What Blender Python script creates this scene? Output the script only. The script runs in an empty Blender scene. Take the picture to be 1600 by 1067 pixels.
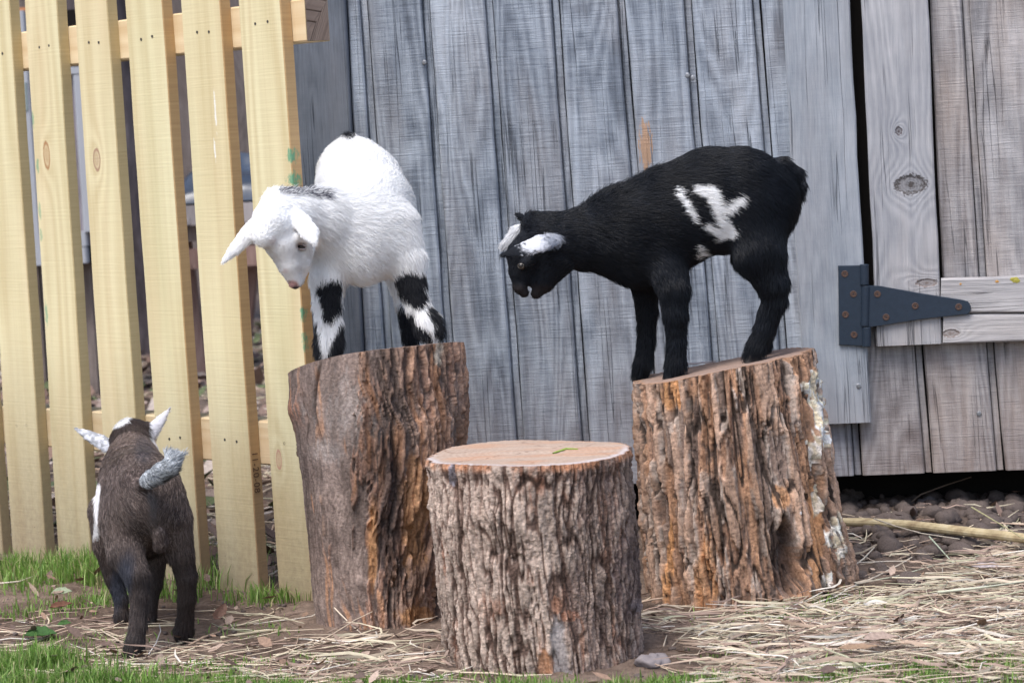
import bpy, math, random
import numpy as np
from mathutils import Vector, Matrix
random.seed(7); rng = np.random.default_rng(7)
S = bpy.context.scene
R = math.radians

# ------------------------------------------------------------------ camera, light, exposure
F_PX, CAM_H, PITCH, ROLL = 3889.0, 0.585, R(4.8), R(3.2)
fw = np.array((0, math.cos(PITCH), -math.sin(PITCH))); up0 = np.array((0, math.sin(PITCH), math.cos(PITCH))); rt0 = np.array((1.0, 0, 0))
RT = math.cos(ROLL)*rt0 - math.sin(ROLL)*up0
UP = math.sin(ROLL)*rt0 + math.cos(ROLL)*up0
CAM = np.array((0.0, 0.0, CAM_H))
cd = bpy.data.cameras.new('camera'); cam = bpy.data.objects.new('camera', cd); S.collection.objects.link(cam)
cam.matrix_world = Matrix(((RT[0], UP[0], -fw[0], 0), (RT[1], UP[1], -fw[1], 0), (RT[2], UP[2], -fw[2], CAM_H), (0, 0, 0, 1)))
cd.sensor_width = 36; cd.lens = F_PX/1600*36; cd.clip_start = 0.05; cd.clip_end = 500
cd.dof.use_dof = True; cd.dof.focus_distance = 2.98; cd.dof.aperture_fstop = 12.0
S.camera = cam

SUN_EL, SUN_AZ = R(62), R(214)      # azimuth clockwise from +Y: light comes from behind the camera's left shoulder
w = bpy.data.worlds.new('World'); S.world = w; w.use_nodes = True
nt = w.node_tree; nt.nodes.clear()
sky = nt.nodes.new('ShaderNodeTexSky'); sky.sky_type = 'NISHITA'; sky.sun_disc = False
sky.sun_elevation = SUN_EL; sky.sun_rotation = SUN_AZ; sky.air_density = 1.0; sky.dust_density = 3.0; sky.ozone_density = 1.0
bg = nt.nodes.new('ShaderNodeBackground'); bg.inputs[1].default_value = 0.15
wo = nt.nodes.new('ShaderNodeOutputWorld')
nt.links.new(sky.outputs[0], bg.inputs[0]); nt.links.new(bg.outputs[0], wo.inputs[0])
ld = bpy.data.lights.new('sun', 'SUN'); ld.energy = 1.55; ld.angle = R(28); ld.color = (1.0, 0.985, 0.97)
sun = bpy.data.objects.new('sun', ld); S.collection.objects.link(sun)
sd = Vector((math.sin(SUN_AZ)*math.cos(SUN_EL), math.cos(SUN_AZ)*math.cos(SUN_EL), math.sin(SUN_EL)))
sun.rotation_euler = sd.to_track_quat('Z', 'Y').to_euler(); sun.location = (0, -2, 6)
S.view_settings.view_transform = 'Standard'; S.view_settings.look = 'None'
S.view_settings.exposure = 0.66; S.view_settings.gamma = 1; S.view_settings.use_curve_mapping = False
S.cycles.max_bounces = 6; S.cycles.diffuse_bounces = 3; S.cycles.glossy_bounces = 2; S.cycles.transparent_max_bounces = 4
S.cycles.use_denoising = True

# ------------------------------------------------------------------ measuring helpers (photo pixels -> metres)
def ray(px, py):
    return fw + RT*((px-800)/F_PX) - UP*((py-533.5)/F_PX)
def atY(px, py, Y):                       # point at depth Y
    d = ray(px, py); return CAM + d*(Y/d[1])
def onG(px, py, z=0.0):                   # point on the ground
    d = ray(px, py); return CAM + d*((z-CAM_H)/d[2])
def to_px(P):                             # world points -> photo pixels
    Q = P - CAM; f = Q@fw
    return 800+F_PX*(Q@RT)/f, 533.5-F_PX*(Q@UP)/f
PSI = R(8.0); WU = np.array((math.cos(PSI), -math.sin(PSI), 0)); WN = np.array((-math.sin(PSI), -math.cos(PSI), 0)); W0 = np.array((0, 3.55, 0))
def onPlane(px, py, P0, N, off=0.0):
    d = ray(px, py); o = P0 + N*off
    return CAM + d*(((o-CAM)@N)/(d@N))
def onW(px, py, off=0.0): return onPlane(px, py, W0, WN, off)
FA = R(45.5); FU = np.array((math.cos(FA), -math.sin(FA), 0)); FN = np.array((-math.sin(FA), -math.cos(FA), 0)); F0 = onG(45, 874)
def onF(px, py, off=0.0): return onPlane(px, py, F0, FN, off)

# ------------------------------------------------------------------ noise
def _h(ix, iy, iz, s):
    n = (ix*374761393 + iy*668265263 + iz*2147483647 + s*1274126177) & 0xffffffff
    n = ((n ^ (n >> 13))*1274126177) & 0xffffffff
    n = ((n ^ (n >> 16))*2246822519) & 0xffffffff
    return ((n ^ (n >> 15)) & 0xffffff)/float(0xffffff)
def vn(x, y, z, s=0):
    x, y, z = np.broadcast_arrays(np.asarray(x, float), y, z)
    fx, fy, fz = np.floor(x), np.floor(y), np.floor(z)
    ix, iy, iz = fx.astype(np.int64), fy.astype(np.int64), fz.astype(np.int64)
    a, b, c = x-fx, y-fy, z-fz
    a, b, c = a*a*(3-2*a), b*b*(3-2*b), c*c*(3-2*c)
    o = 0
    for dx in (0, 1):
        for dy in (0, 1):
            for dz in (0, 1):
                o = o + _h(ix+dx, iy+dy, iz+dz, s)*(a if dx else 1-a)*(b if dy else 1-b)*(c if dz else 1-c)
    return o
def fbm(x, y, z, s=0, o=4):
    t, a, n = 0, 0.5, 0
    for k in range(o):
        t = t + a*vn(x*2**k, y*2**k, z*2**k, s+k*17); n += a; a *= 0.5
    return t/n
def ridge(x, y, z, s=0, o=3):
    t, a, n = 0, 0.5, 0
    for k in range(o):
        t = t + a*(1-abs(2*vn(x*2**k, y*2**k, z*2**k, s+k*31)-1)); n += a; a *= 0.5
    return t/n
def ss(a, b, x):
    t = np.clip((x-a)/(b-a), 0, 1); return t*t*(3-2*t)
def mixc(c, d, t):
    t = np.asarray(t)[..., None]; return np.asarray(c)*(1-t) + np.asarray(d)*t

# ------------------------------------------------------------------ object helpers
def tag(o, label=None, cat=None, group=None, kind=None):
    if label: o['label'] = label
    if cat: o['category'] = cat
    if group: o['group'] = group
    if kind: o['kind'] = kind
    return o
def link(name, data, mat=None, parent=None):
    o = bpy.data.objects.new(name, data); S.collection.objects.link(o)
    if mat: data.materials.append(mat)
    if parent: o.parent = parent
    return o
def empty(name, loc=(0, 0, 0)):
    o = bpy.data.objects.new(name, None); S.collection.objects.link(o); o.location = loc; o.empty_display_size = 0.05
    return o
def mesh(name, V, Fc, col=None, uv=None, smooth=False):
    """V (n,3); Fc list of faces or (m,k) array; col (n,3) point colour; uv (n,2) per vertex"""
    me = bpy.data.meshes.new(name)
    V = np.asarray(V, np.float32)
    if isinstance(Fc, np.ndarray):
        m, k = Fc.shape; me.vertices.add(len(V)); me.vertices.foreach_set('co', V.ravel())
        me.loops.add(m*k); me.loops.foreach_set('vertex_index', Fc.astype(np.int32).ravel())
        me.polygons.add(m); me.polygons.foreach_set('loop_start', np.arange(0, m*k, k, dtype=np.int32))
        me.update(calc_edges=True)
    else:
        me.from_pydata([tuple(map(float, v)) for v in V], [], [tuple(map(int, f)) for f in Fc]); me.update()
    if col is not None:
        a = me.attributes.new('col', 'FLOAT_COLOR', 'POINT')
        c = np.ones((len(V), 4), np.float32); c[:, :3] = col; a.data.foreach_set('color', c.ravel())
    if uv is not None:
        l = me.uv_layers.new(name='uv'); vi = np.empty(len(me.loops), np.int32); me.loops.foreach_get('vertex_index', vi)
        l.data.foreach_set('uv', np.asarray(uv, np.float32)[vi].ravel())
    if smooth: me.polygons.foreach_set('use_smooth', np.ones(len(me.polygons), bool))
    return me
def local(o, loc):
    """move the mesh's origin to loc without moving its geometry"""
    o.data.transform(Matrix.Translation(-Vector(loc))); o.location = loc
    return o
def childify(o, parent):
    o.parent = parent; o.matrix_parent_inverse = Matrix.Translation(-Vector(parent.location)); return o

def loft(name, sec, A, B, seg=10, jit=0.0, uvoff=None, mat=None, parent=None, bend=0.0):
    """sec(t) -> list of 3-D points of the cross-section at t in 0..1; closed tube with end caps; uv in metres"""
    rows = []; uvs = []
    Lg = float(np.linalg.norm(np.asarray(B)-np.asarray(A)))
    ou, ov = uvoff if uvoff is not None else (random.random()*9, random.random()*9)
    for i in range(seg+1):
        P = np.array(sec(i/seg)); n = len(P)
        d = np.r_[0, np.cumsum(np.linalg.norm(np.diff(P, axis=0), axis=1))]
        rows.append(P); uvs.append(np.c_[d+ou, np.full(n, i/seg*Lg+ov)])
    n = len(rows[0]); V = np.concatenate(rows); UV = np.concatenate(uvs)
    Fc = []
    for i in range(seg):
        for j in range(n):
            k = (j+1) % n
            if k == 0: continue
            Fc.append((i*n+j, i*n+k, (i+1)*n+k, (i+1)*n+j))
        # closing face
        Fc.append((i*n+n-1, i*n, (i+1)*n, (i+1)*n+n-1))
    Fc.append(tuple(range(n-1, -1, -1))); Fc.append(tuple(range(seg*n, seg*n+n)))
    me = mesh(name, V, Fc, uv=UV)
    return link(name, me, mat, parent)

def plank(name, LB, RB, LT, RT_, N, thick, mat, parent=None, seg=14, ch=0.0012, jit=0.0005, lip=None, endw=0.0):
    """board from its four front corners (left/right bottom, left/right top), outward normal N"""
    LB, RB, LT, RT_, N = map(np.array, (LB, RB, LT, RT_, N)); sd_ = random.randint(0, 9999)
    def sec(t):
        L = LB*(1-t)+LT*t; Rr = RB*(1-t)+RT_*t; u = (Rr-L)/np.linalg.norm(Rr-L); z = t*np.linalg.norm(LT-LB)
        jl = (vn(z*14, 1, sd_)-0.5)*2*jit; jr = (vn(z*14, 5, sd_)-0.5)*2*jit; jn = (vn(z*5, 9, sd_)-0.5)*2*jit
        L = L + u*jl + N*jn; Rr = Rr + u*jr + N*jn
        ww = np.linalg.norm(Rr-L)
        pts = [L-N*thick, L-N*ch, L+u*ch, L+u*ww*0.5, Rr-u*ch, Rr-N*ch]
        if lip:
            lw, ldp = lip
            pts += [Rr-N*(ldp+.005), Rr+u*0.0013-N*(ldp+.005), Rr+u*0.0022-N*ldp, Rr+u*lw*0.6-N*(ldp-.0006), Rr+u*lw-N*ldp, Rr+u*lw-N*thick]
        else: pts += [Rr-N*thick]
        return pts
    return loft(name, sec, LB, LT, seg, mat=mat, parent=parent)

def lathe(name, prof, axis, origin, mat, parent=None, n=16, smooth=True):
    ax = np.array(axis, float); ax /= np.linalg.norm(ax)
    t = np.cross(ax, (0, 0, 1) if abs(ax[2]) < 0.9 else (1, 0, 0)); t /= np.linalg.norm(t); b = np.cross(ax, t)
    V = []; Fc = []
    for (r, h) in prof:
        for k in range(n):
            a = 2*math.pi*k/n; V.append(np.array(origin)+ax*h+(t*math.cos(a)+b*math.sin(a))*r)
    for i in range(len(prof)-1):
        for k in range(n):
            Fc.append((i*n+k, i*n+(k+1) % n, (i+1)*n+(k+1) % n, (i+1)*n+k))
    Fc.append(tuple(range(n-1, -1, -1))); Fc.append(tuple(range((len(prof)-1)*n, len(prof)*n)))
    return link(name, mesh(name, V, Fc, smooth=False), mat, parent)

def tubes(P, rad, sides=3, col=None):
    """P (N,K,3) polylines, rad (N,K). returns V,F,(col)"""
    N_, K = P.shape[:2]
    T = np.empty_like(P); T[:, 1:-1] = P[:, 2:]-P[:, :-2]; T[:, 0] = P[:, 1]-P[:, 0]; T[:, -1] = P[:, -1]-P[:, -2]
    T /= np.linalg.norm(T, axis=2, keepdims=True)+1e-12
    ref = np.zeros_like(T); ref[..., 2] = 1; flat = abs(T[..., 2]) > 0.95; ref[flat] = (1, 0, 0)
    A = np.cross(T, ref); A /= np.linalg.norm(A, axis=2, keepdims=True)+1e-12; B = np.cross(T, A)
    V = []
    for s in range(sides):
        a = 2*math.pi*s/sides
        V.append(P + (A*math.cos(a)+B*math.sin(a))*rad[..., None])
    V = np.stack(V, 2).reshape(-1, 3)
    base = (np.arange(N_)*K*sides)[:, None, None]; i = (np.arange(K-1)*sides)[None, :, None]; s = np.arange(sides)[None, None, :]; s2 = (s+1) % sides
    Fc = np.stack([base+i+s, base+i+s2, base+i+sides+s2, base+i+sides+s], -1).reshape(-1, 4)
    C = None if col is None else np.repeat(col, K*sides, axis=0)
    return V, Fc, C

# ------------------------------------------------------------------ materials
class NT:
    def __init__(s, name):
        s.m = bpy.data.materials.new(name); s.m.use_nodes = True; s.t = s.m.node_tree; s.n = s.t.nodes
        s.b = s.n['Principled BSDF']; s.b.inputs['Roughness'].default_value = 0.85
        s.b.inputs['Specular IOR Level'].default_value = 0.25
    def l(s, a, b): s.t.links.new(a, b)
    def new(s, ty, **kw):
        x = s.n.new(ty)
        for k, v in kw.items(): setattr(x, k, v)
        return x
    def val(s, node_in, v):
        if hasattr(v, 'links') or isinstance(v, bpy.types.NodeSocket): s.l(v, node_in)
        else: node_in.default_value = v
    def math(s, op, a, b=0.0, c=0.0, clamp=False):
        x = s.new('ShaderNodeMath', operation=op, use_clamp=clamp); s.val(x.inputs[0], a); s.val(x.inputs[1], b); s.val(x.inputs[2], c); return x.outputs[0]
    def map(s, vec, scale=(1, 1, 1), loc=(0, 0, 0)):
        x = s.new('ShaderNodeMapping'); s.l(vec, x.inputs[0]); s.val(x.inputs['Scale'], scale); s.val(x.inputs['Location'], loc); return x.outputs[0]
    def noise(s, vec, scale=1.0, detail=3.0, rough=0.55, dist=0.0):
        x = s.new('ShaderNodeTexNoise'); s.l(vec, x.inputs['Vector']); x.inputs['Scale'].default_value = scale
        x.inputs['Detail'].default_value = detail; x.inputs['Roughness'].default_value = rough; x.inputs['Distortion'].default_value = dist
        return x.outputs['Fac']
    def ramp(s, fac, stops):
        x = s.new('ShaderNodeValToRGB'); s.l(fac, x.inputs[0]); e = x.color_ramp.elements
        while len(e) < len(stops): e.new(0.5)
        for el, (p, c) in zip(e, stops):
            el.position = p; el.color = (*c, 1) if not isinstance(c, (int, float)) else (c, c, c, 1)
        return x.outputs[0]
    def mix(s, f, a, b, mode='MIX'):
        x = s.new('ShaderNodeMix', data_type='RGBA', blend_type=mode); s.val(x.inputs[0], f)
        for k, v in ((6, a), (7, b)):
            if isinstance(v, tuple): x.inputs[k].default_value = (*v, 1)
            else: s.l(v, x.inputs[k])
        return x.outputs[2]
    def bump(s, h, strength=0.5, dist=0.001, prev=None):
        x = s.new('ShaderNodeBump'); x.inputs['Strength'].default_value = strength; x.inputs['Distance'].default_value = dist
        s.l(h, x.inputs['Height'])
        if prev is not None: s.l(prev, x.inputs['Normal'])
        return x.outputs[0]
    def uv(s):
        return s.new('ShaderNodeUVMap', uv_map='uv').outputs[0]
    def obj(s): return s.new('ShaderNodeTexCoord').outputs['Object']
    def geo(s): return s.new('ShaderNodeNewGeometry').outputs['Position']
    def rnd(s): return s.new('ShaderNodeObjectInfo').outputs['Random']
    def attr(s, a='col'): return s.new('ShaderNodeAttribute', attribute_name=a)
    def col(s, c): s.val(s.b.inputs['Base Color'], (*c, 1) if isinstance(c, tuple) else c)
    def nrm(s, n_): s.l(n_, s.b.inputs['Normal'])
    def rough(s, r): s.val(s.b.inputs['Roughness'], r)

def knot_fields(n, pos_px, plane, sizes):
    """returns list of (dist, dx) sockets from the knots' world positions; elliptical"""
    out = []
    g = n.geo()
    for (p, sz) in zip(pos_px, sizes):
        v = n.new('ShaderNodeVectorMath', operation='SUBTRACT'); n.l(g, v.inputs[0]); v.inputs[1].default_value = tuple(p)
        m = n.new('ShaderNodeVectorMath', operation='MULTIPLY'); n.l(v.outputs[0], m.inputs[0]); m.inputs[1].default_value = (1/sz[0], 1/sz[0], 1/sz[1])
        d = n.new('ShaderNodeVectorMath', operation='LENGTH'); n.l(m.outputs[0], d.inputs[0]); out.append(d.outputs['Value'])
    return out

def weathered(name, dark, light, warm, saw=0.7, contrast=1.0, warm_amt=0.35, mud=True, patches=(), knots=(), rings=1.0, fine=1.0):
    n = NT(name); uv = n.uv(); rnd = n.rnd()
    off = n.new('ShaderNodeCombineXYZ'); n.l(n.math('MULTIPLY', rnd, 37.0), off.inputs[0]); n.l(n.math('MULTIPLY', rnd, 91.0), off.inputs[1])
    ad = n.new('ShaderNodeVectorMath', operation='ADD'); n.l(uv, ad.inputs[0]); n.l(off.outputs[0], ad.inputs[1]); v = ad.outputs[0]
    kd = knot_fields(n, [k[0] for k in knots], None, [k[1] for k in knots])
    ringsrc = n.noise(n.map(v, (13, 1.6, 1)), 1, 1.5, 0.4, 0.3)
    for d in kd:
        e = n.math('MULTIPLY', n.math('POWER', 2.718, n.math('MULTIPLY', d, -0.75)), 0.5); ringsrc = n.math('ADD', ringsrc, e)
    rg = n.math('SINE', n.math('MULTIPLY', ringsrc, 90.0)); rg = n.math('MULTIPLY_ADD', rg, 0.5, 0.5)
    fine_ = n.noise(n.map(v, (620, 16, 1)), 1, 3, 0.6)
    mid = n.noise(n.map(v, (150, 5, 1)), 1, 3, 0.6)
    broad = n.noise(n.map(v, (16, 4.5, 1)), 1, 4, 0.62, 0.6)
    bl = n.noise(n.map(v, (40, 22, 1)), 1, 3, 0.6)
    sawn = n.noise(n.map(v, (28, 520, 1)), 1, 2, 0.6)
    saw2 = n.noise(n.map(v, (9, 150, 1)), 1, 2, 0.5)
    f = n.math('MULTIPLY', broad, 0.75*contrast); f = n.math('ADD', f, n.math('MULTIPLY', mid, 0.42*contrast))
    f = n.math('ADD', f, n.math('MULTIPLY', fine_, 0.40*fine)); f = n.math('ADD', f, n.math('MULTIPLY', n.math('SUBTRACT', rg, 0.5), 0.15*rings))
    sawmask = n.ramp(n.noise(n.map(v, (14, 5, 1), (8, 2, 0)), 1, 3, 0.6), [(0.42, 0.15), (0.62, 1.0)])
    f = n.math('ADD', f, n.math('MULTIPLY', sawmask, n.math('MULTIPLY', n.math('SUBTRACT', sawn, 0.5), 0.62*saw))); f = n.math('ADD', f, n.math('MULTIPLY', n.math('SUBTRACT', saw2, 0.5), 0.22*saw))
    lines = n.ramp(n.noise(n.map(v, (5, 260, 1), (3, 9, 0)), 1, 2, 0.5), [(0.66, 0.0), (0.72, 1.0)])
    f = n.math('SUBTRACT', f, n.math('MULTIPLY', n.math('MULTIPLY', lines, sawmask), 0.16*saw))
    f = n.math('ADD', f, n.math('MULTIPLY', n.math('SUBTRACT', bl, 0.5), 0.4*contrast))
    big = n.noise(n.map(v, (7, 2.2, 1), (1, 5, 0)), 1, 2, 0.5, 0.8)
    f = n.math('ADD', f, n.math('MULTIPLY', n.math('SUBTRACT', big, 0.5), 0.62*contrast))
    f = n.math('ADD', f, n.math('MULTIPLY', n.math('SUBTRACT', rnd, 0.5), 0.12))
    f = n.math('SUBTRACT', f, 0.785*1.0 - 0.5 + (contrast-1)*0.585 + (fine-1)*0.2)
    c = n.ramp(f, [(0.05, tuple(x*0.42 for x in dark)), (0.3, dark), (0.72, light), (0.98, tuple(min(0.75, x*1.35) for x in light))])
    wm = n.ramp(n.noise(n.map(v, (10, 2.4, 1), (4, 7, 0)), 1, 4, 0.6), [(0.46, 0.0), (0.66, 1.0)])
    c = n.mix(n.math('MULTIPLY', wm, warm_amt), c, n.mix(0.55, c, warm))
    split = n.ramp(n.math('ABSOLUTE', n.math('SUBTRACT', n.noise(n.map(v, (85, 1.3, 1), (2, 6, 0)), 1, 2, 0.5), 0.5)), [(0.0, 1.0), (0.012, 0.0)])
    split = n.math('MULTIPLY', split, n.ramp(n.noise(n.map(v, (30, 4, 1), (9, 1, 0)), 1, 2), [(0.5, 0.0), (0.6, 1.0)]))
    c = n.mix(n.math('MULTIPLY', split, 0.75), c, tuple(x*0.3 for x in dark))
    streak = n.ramp(n.noise(n.map(v, (55, 2.2, 1), (6, 6, 0)), 1, 4, 0.65), [(0.52, 0.0), (0.72, 1.0)])
    c = n.mix(n.math('MULTIPLY', streak, 0.28*contrast), c, n.mix(0.5, c, tuple(x*0.55 for x in dark)))
    z = n.new('ShaderNodeSeparateXYZ'); n.l(n.geo(), z.inputs[0])
    if mud:   # rain-splashed earth on the bottom of the boards
        mz = n.math('ADD', z.outputs[2], n.math('MULTIPLY', n.math('SUBTRACT', broad, 0.5), 0.12))
        mm = n.ramp(mz, [(0.06, 1.0), (0.26, 0.0)])
        c = n.mix(n.math('MULTIPLY', mm, 0.55), c, n.mix(0.6, c, (0.33, 0.215, 0.16)))
    for (p, sz, colr) in patches:   # freshly torn wood
        d = knot_fields(n, [p], None, [sz])[0]
        dd = n.math('ADD', d, n.math('MULTIPLY', n.math('SUBTRACT', n.noise(n.map(v, (420, 60, 1)), 1, 3), 0.5), 2.2))
        c = n.mix(n.ramp(dd, [(0.85, 0.9), (0.98, 0.0)]), c, n.mix(0.35, colr, n.mix(fine_, (0, 0, 0), colr)))
    for d, k in zip(kd, knots):
        dd = n.math('ADD', d, n.math('MULTIPLY', n.math('SUBTRACT', n.noise(n.map(v, (230, 230, 1)), 1, 4, 0.7), 0.5), 1.5))
        c = n.mix(n.ramp(dd, [(0.15, 0.9), (0.42, 0.35), (0.7, 0.55), (0.82, 0.98), (0.98, 0.6), (1.15, 0.0)]), c, k[2])
    n.col(c)
    h = n.math('ADD', n.math('MULTIPLY', fine_, 0.5), n.math('MULTIPLY', mid, 0.8)); h = n.math('ADD', h, n.math('MULTIPLY', sawn, 0.8*saw)); h = n.math('ADD', h, n.math('MULTIPLY', rg, 0.12*rings))
    h = n.math('ADD', h, n.math('MULTIPLY', saw2, 0.5*saw))
    h = n.math('SUBTRACT', h, split)
    for d in kd: h = n.math('SUBTRACT', h, n.math('MULTIPLY', n.ramp(d, [(0.7, 1.0), (1.1, 0.0)]), 0.8))
    n.nrm(n.bump(h, 1.0, 0.0016)); n.rough(0.9)
    return n.m

def fresh_wood(name, base, pale, orange, tint=(0.5, 0.5, 0.3), knots=(), green=(), mudc=(0.20, 0.145, 0.10), edge=((0.44, 0.33, 0.16), (0.58, 0.46, 0.25))):
    n = NT(name); uv = n.uv(); rnd = n.rnd()
    off = n.new('ShaderNodeCombineXYZ'); n.l(n.math('MULTIPLY', rnd, 53.0), off.inputs[0]); n.l(n.math('MULTIPLY', rnd, 71.0), off.inputs[1])
    ad = n.new('ShaderNodeVectorMath', operation='ADD'); n.l(uv, ad.inputs[0]); n.l(off.outputs[0], ad.inputs[1]); v = ad.outputs[0]
    kd = knot_fields(n, [k[0] for k in knots], None, [k[1] for k in knots])
    src = n.noise(n.map(v, (9, 0.7, 1)), 1, 1.2, 0.4)
    for d in kd: src = n.math('ADD', src, n.math('MULTIPLY', n.math('POWER', 2.718, n.math('MULTIPLY', d, -0.8)), 0.3))
    rg = n.math('MULTIPLY_ADD', n.math('SINE', n.math('MULTIPLY', src, 70.0)), 0.5, 0.5)
    fine_ = n.noise(n.map(v, (420, 7, 1)), 1, 3, 0.6); mid = n.noise(n.map(v, (70, 1.5, 1)), 1, 2, 0.5)
    saw = n.noise(n.map(v, (12, 380, 1)), 1, 1, 0.5); broad = n.noise(n.map(v, (14, 1.6, 1)), 1, 3, 0.5)
    f = n.math('ADD', n.math('MULTIPLY', mid, 0.5), n.math('MULTIPLY', fine_, 0.25)); f = n.math('ADD', f, n.math('MULTIPLY', rg, 0.22)); f = n.math('ADD', f, n.math('MULTIPLY', saw, 0.14))
    c = n.ramp(f, [(0.32, base), (0.75, pale)])
    c = n.mix(n.ramp(broad, [(0.5, 0.0), (0.72, 0.45)]), c, orange)
    c = n.mix(n.ramp(n.noise(n.map(v, (8, 1.2, 1), (3, 3, 0)), 1, 2), [(0.5, 0.0), (0.7, 0.3)]), c, tint)
    c = n.mix(n.math('MULTIPLY', rnd, 0.25), c, n.mix(0.5, c, orange))
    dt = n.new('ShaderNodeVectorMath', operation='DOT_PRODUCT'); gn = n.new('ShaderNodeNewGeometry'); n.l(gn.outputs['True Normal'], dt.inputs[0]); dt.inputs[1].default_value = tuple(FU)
    c = n.mix(n.math('MULTIPLY', n.math('GREATER_THAN', dt.outputs['Value'], 0.5), 0.8), c, n.mix(saw, edge[0], edge[1]))   # edges on the right-hand side are browner than the other faces
    z = n.new('ShaderNodeSeparateXYZ'); n.l(n.geo(), z.inputs[0])
    spk = n.noise(n.map(v, (130, 90, 1)), 1, 3, 0.7)
    mz = n.math('ADD', z.outputs[2], n.math('MULTIPLY', n.math('SUBTRACT', broad, 0.5), 0.16))
    c = n.mix(n.math('MULTIPLY', n.ramp(mz, [(0.0, 0.8), (0.33, 0.0)]), n.ramp(spk, [(0.3, 0.75), (0.7, 1.0)])), c, mudc)
    speck = n.ramp(n.noise(n.map(v, (330, 200, 1)), 1, 1, 0.5), [(0.72, 0.0), (0.78, 1.0)])
    c = n.mix(n.math('MULTIPLY', speck, n.ramp(z.outputs[2], [(0.0, 0.7), (0.16, 0.05)])), c, (0.06, 0.045, 0.03))
    for d, k in zip(kd, knots):
        dd = n.math('ADD', d, n.math('MULTIPLY', n.math('SUBTRACT', spk, 0.5), 0.35))
        c = n.mix(n.ramp(dd, [(0.2, 0.45), (0.62, 0.30), (0.84, 0.95), (0.96, 0.55), (1.06, 0.15), (1.6, 0.0)]), c, k[2])
    for (p, sz, colr, amt) in green:
        d = knot_fields(n, [p], None, [sz])[0]
        dd = n.math('ADD', d, n.math('MULTIPLY', n.math('SUBTRACT', n.noise(n.map(v, (190, 90, 1)), 1, 4, 0.7), 0.5), 2.6))
        c = n.mix(n.ramp(dd, [(0.55, amt*.8), (1.1, 0.0)]), c, colr)
    n.col(c)
    h = n.math('ADD', n.math('MULTIPLY', fine_, 0.6), n.math('MULTIPLY', rg, 0.2)); h = n.math('ADD', h, n.math('MULTIPLY', saw, 0.7))
    n.nrm(n.bump(h, 0.5, 0.0007)); n.rough(0.75)
    return n.m

def vcol(name, bump=0.0, bscale=300, rough=0.85, spec=0.25, var=0.0, bdist=0.001):
    n = NT(name); c = n.attr().outputs['Color']
    if var:
        c = n.mix(1.0, c, n.ramp(n.noise(n.geo(), bscale*0.6, 3, 0.6), [(0.25, 1-var), (0.75, 1+var)]), 'MULTIPLY')
    n.col(c); n.rough(rough); n.b.inputs['Specular IOR Level'].default_value = spec
    if bump: n.nrm(n.bump(n.noise(n.geo(), bscale, 5, 0.65), bump, bdist))
    return n.m
def plain(name, c, rough=0.8, spec=0.25, metal=0.0, bump=0.0, bscale=200, var=0.15):
    n = NT(name); no = n.noise(n.obj(), bscale, 3, 0.6)
    n.col(n.mix(no, tuple(x*(1-var) for x in c), tuple(min(1, x*(1+var)) for x in c))); n.rough(rough)
    n.b.inputs['Specular IOR Level'].default_value = spec; n.b.inputs['Metallic'].default_value = metal
    if bump: n.nrm(n.bump(no, bump, 0.001))
    return n.m
# ------------------------------------------------------------------ ground
def gauss(x, y, cx, cy, r): return np.exp(-((x-cx)**2+(y-cy)**2)/(r*r))
def lin(a, b, n): return np.linspace(a, b, n, endpoint=False)
def zground(x, y):
    # distance in front of the shed wall plane (positive = towards the viewer)
    dw = (x-W0[0])*WN[0] + (y-W0[1])*WN[1]
    near = ss(0.50, 0.12, dw)*ss(0.30, 0.50, x)                # broken earth along the shed's foot, right
    beh = ss(0.0, 0.15, -((x-F0[0])*FN[0]+(y-F0[1])*FN[1]))*ss(-0.2, -0.32, x)     # behind the fence
    soft = (fbm(x*9, y*9, 0, 3, 4)-0.5)*0.012 + (fbm(x*60, y*60, 0, 8, 4)-0.5)*0.010
    cl = ridge(x*26, y*26, 0, 5, 2)
    lump = (1-np.abs(2*vn(x*34, y*34, 0, 12)-1))*0.010 + fbm(x*60, y*60, 0, 21, 3)*0.010
    return soft*np.where(y > 9, 3, 1) + near*(lump + 0.008) + beh*(fbm(x*20, y*20, 0, 33, 4)-0.45)*0.035
gx = np.r_[-60, -30, -15, -8, -5, lin(-3.2, -1.3, 60), lin(-1.3, 1.35, 560), lin(1.35, 3, 30), 3, 5, 8, 15, 30, 60]
gy = np.r_[-20, -8, -3, 0, 1.2, lin(1.8, 2.4, 12), lin(2.4, 4.2, 380), lin(4.2, 8, 160), lin(8, 16, 40), 16, 22, 40, 90]
GX, GY = np.meshgrid(gx, gy); GZ = zground(GX, GY)
ny, nx = GX.shape; idx = np.arange(nx*ny).reshape(ny, nx)
Fg = np.stack([idx[:-1, :-1], idx[:-1, 1:], idx[1:, 1:], idx[1:, :-1]], -1).reshape(-1, 4)
dw_ = (GX-W0[0])*WN[0] + (GY-W0[1])*WN[1]
t1 = fbm(GX*7, GY*7, 0, 40, 4); t2 = fbm(GX*45, GY*45, 0, 41, 3)
gc = mixc((0.125, 0.088, 0.068), (0.25, 0.185, 0.145), ss(0.3, 0.7, t1*0.6+t2*0.4))
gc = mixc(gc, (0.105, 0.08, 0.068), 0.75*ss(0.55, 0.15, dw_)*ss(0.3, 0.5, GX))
gc = mixc(gc, (0.16, 0.125, 0.105), 0.6*(ss(-0.05, 0.2, -((GX-F0[0])*FN[0]+(GY-F0[1])*FN[1]))*ss(-0.2, -0.32, GX)))
m_ground = vcol('earth', 1.0, 260, 0.95, 0.15, 0.35, 0.004)
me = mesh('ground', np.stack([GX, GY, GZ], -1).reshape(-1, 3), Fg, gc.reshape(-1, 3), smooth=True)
tag(link('ground', me, m_ground), kind='structure')

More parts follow.
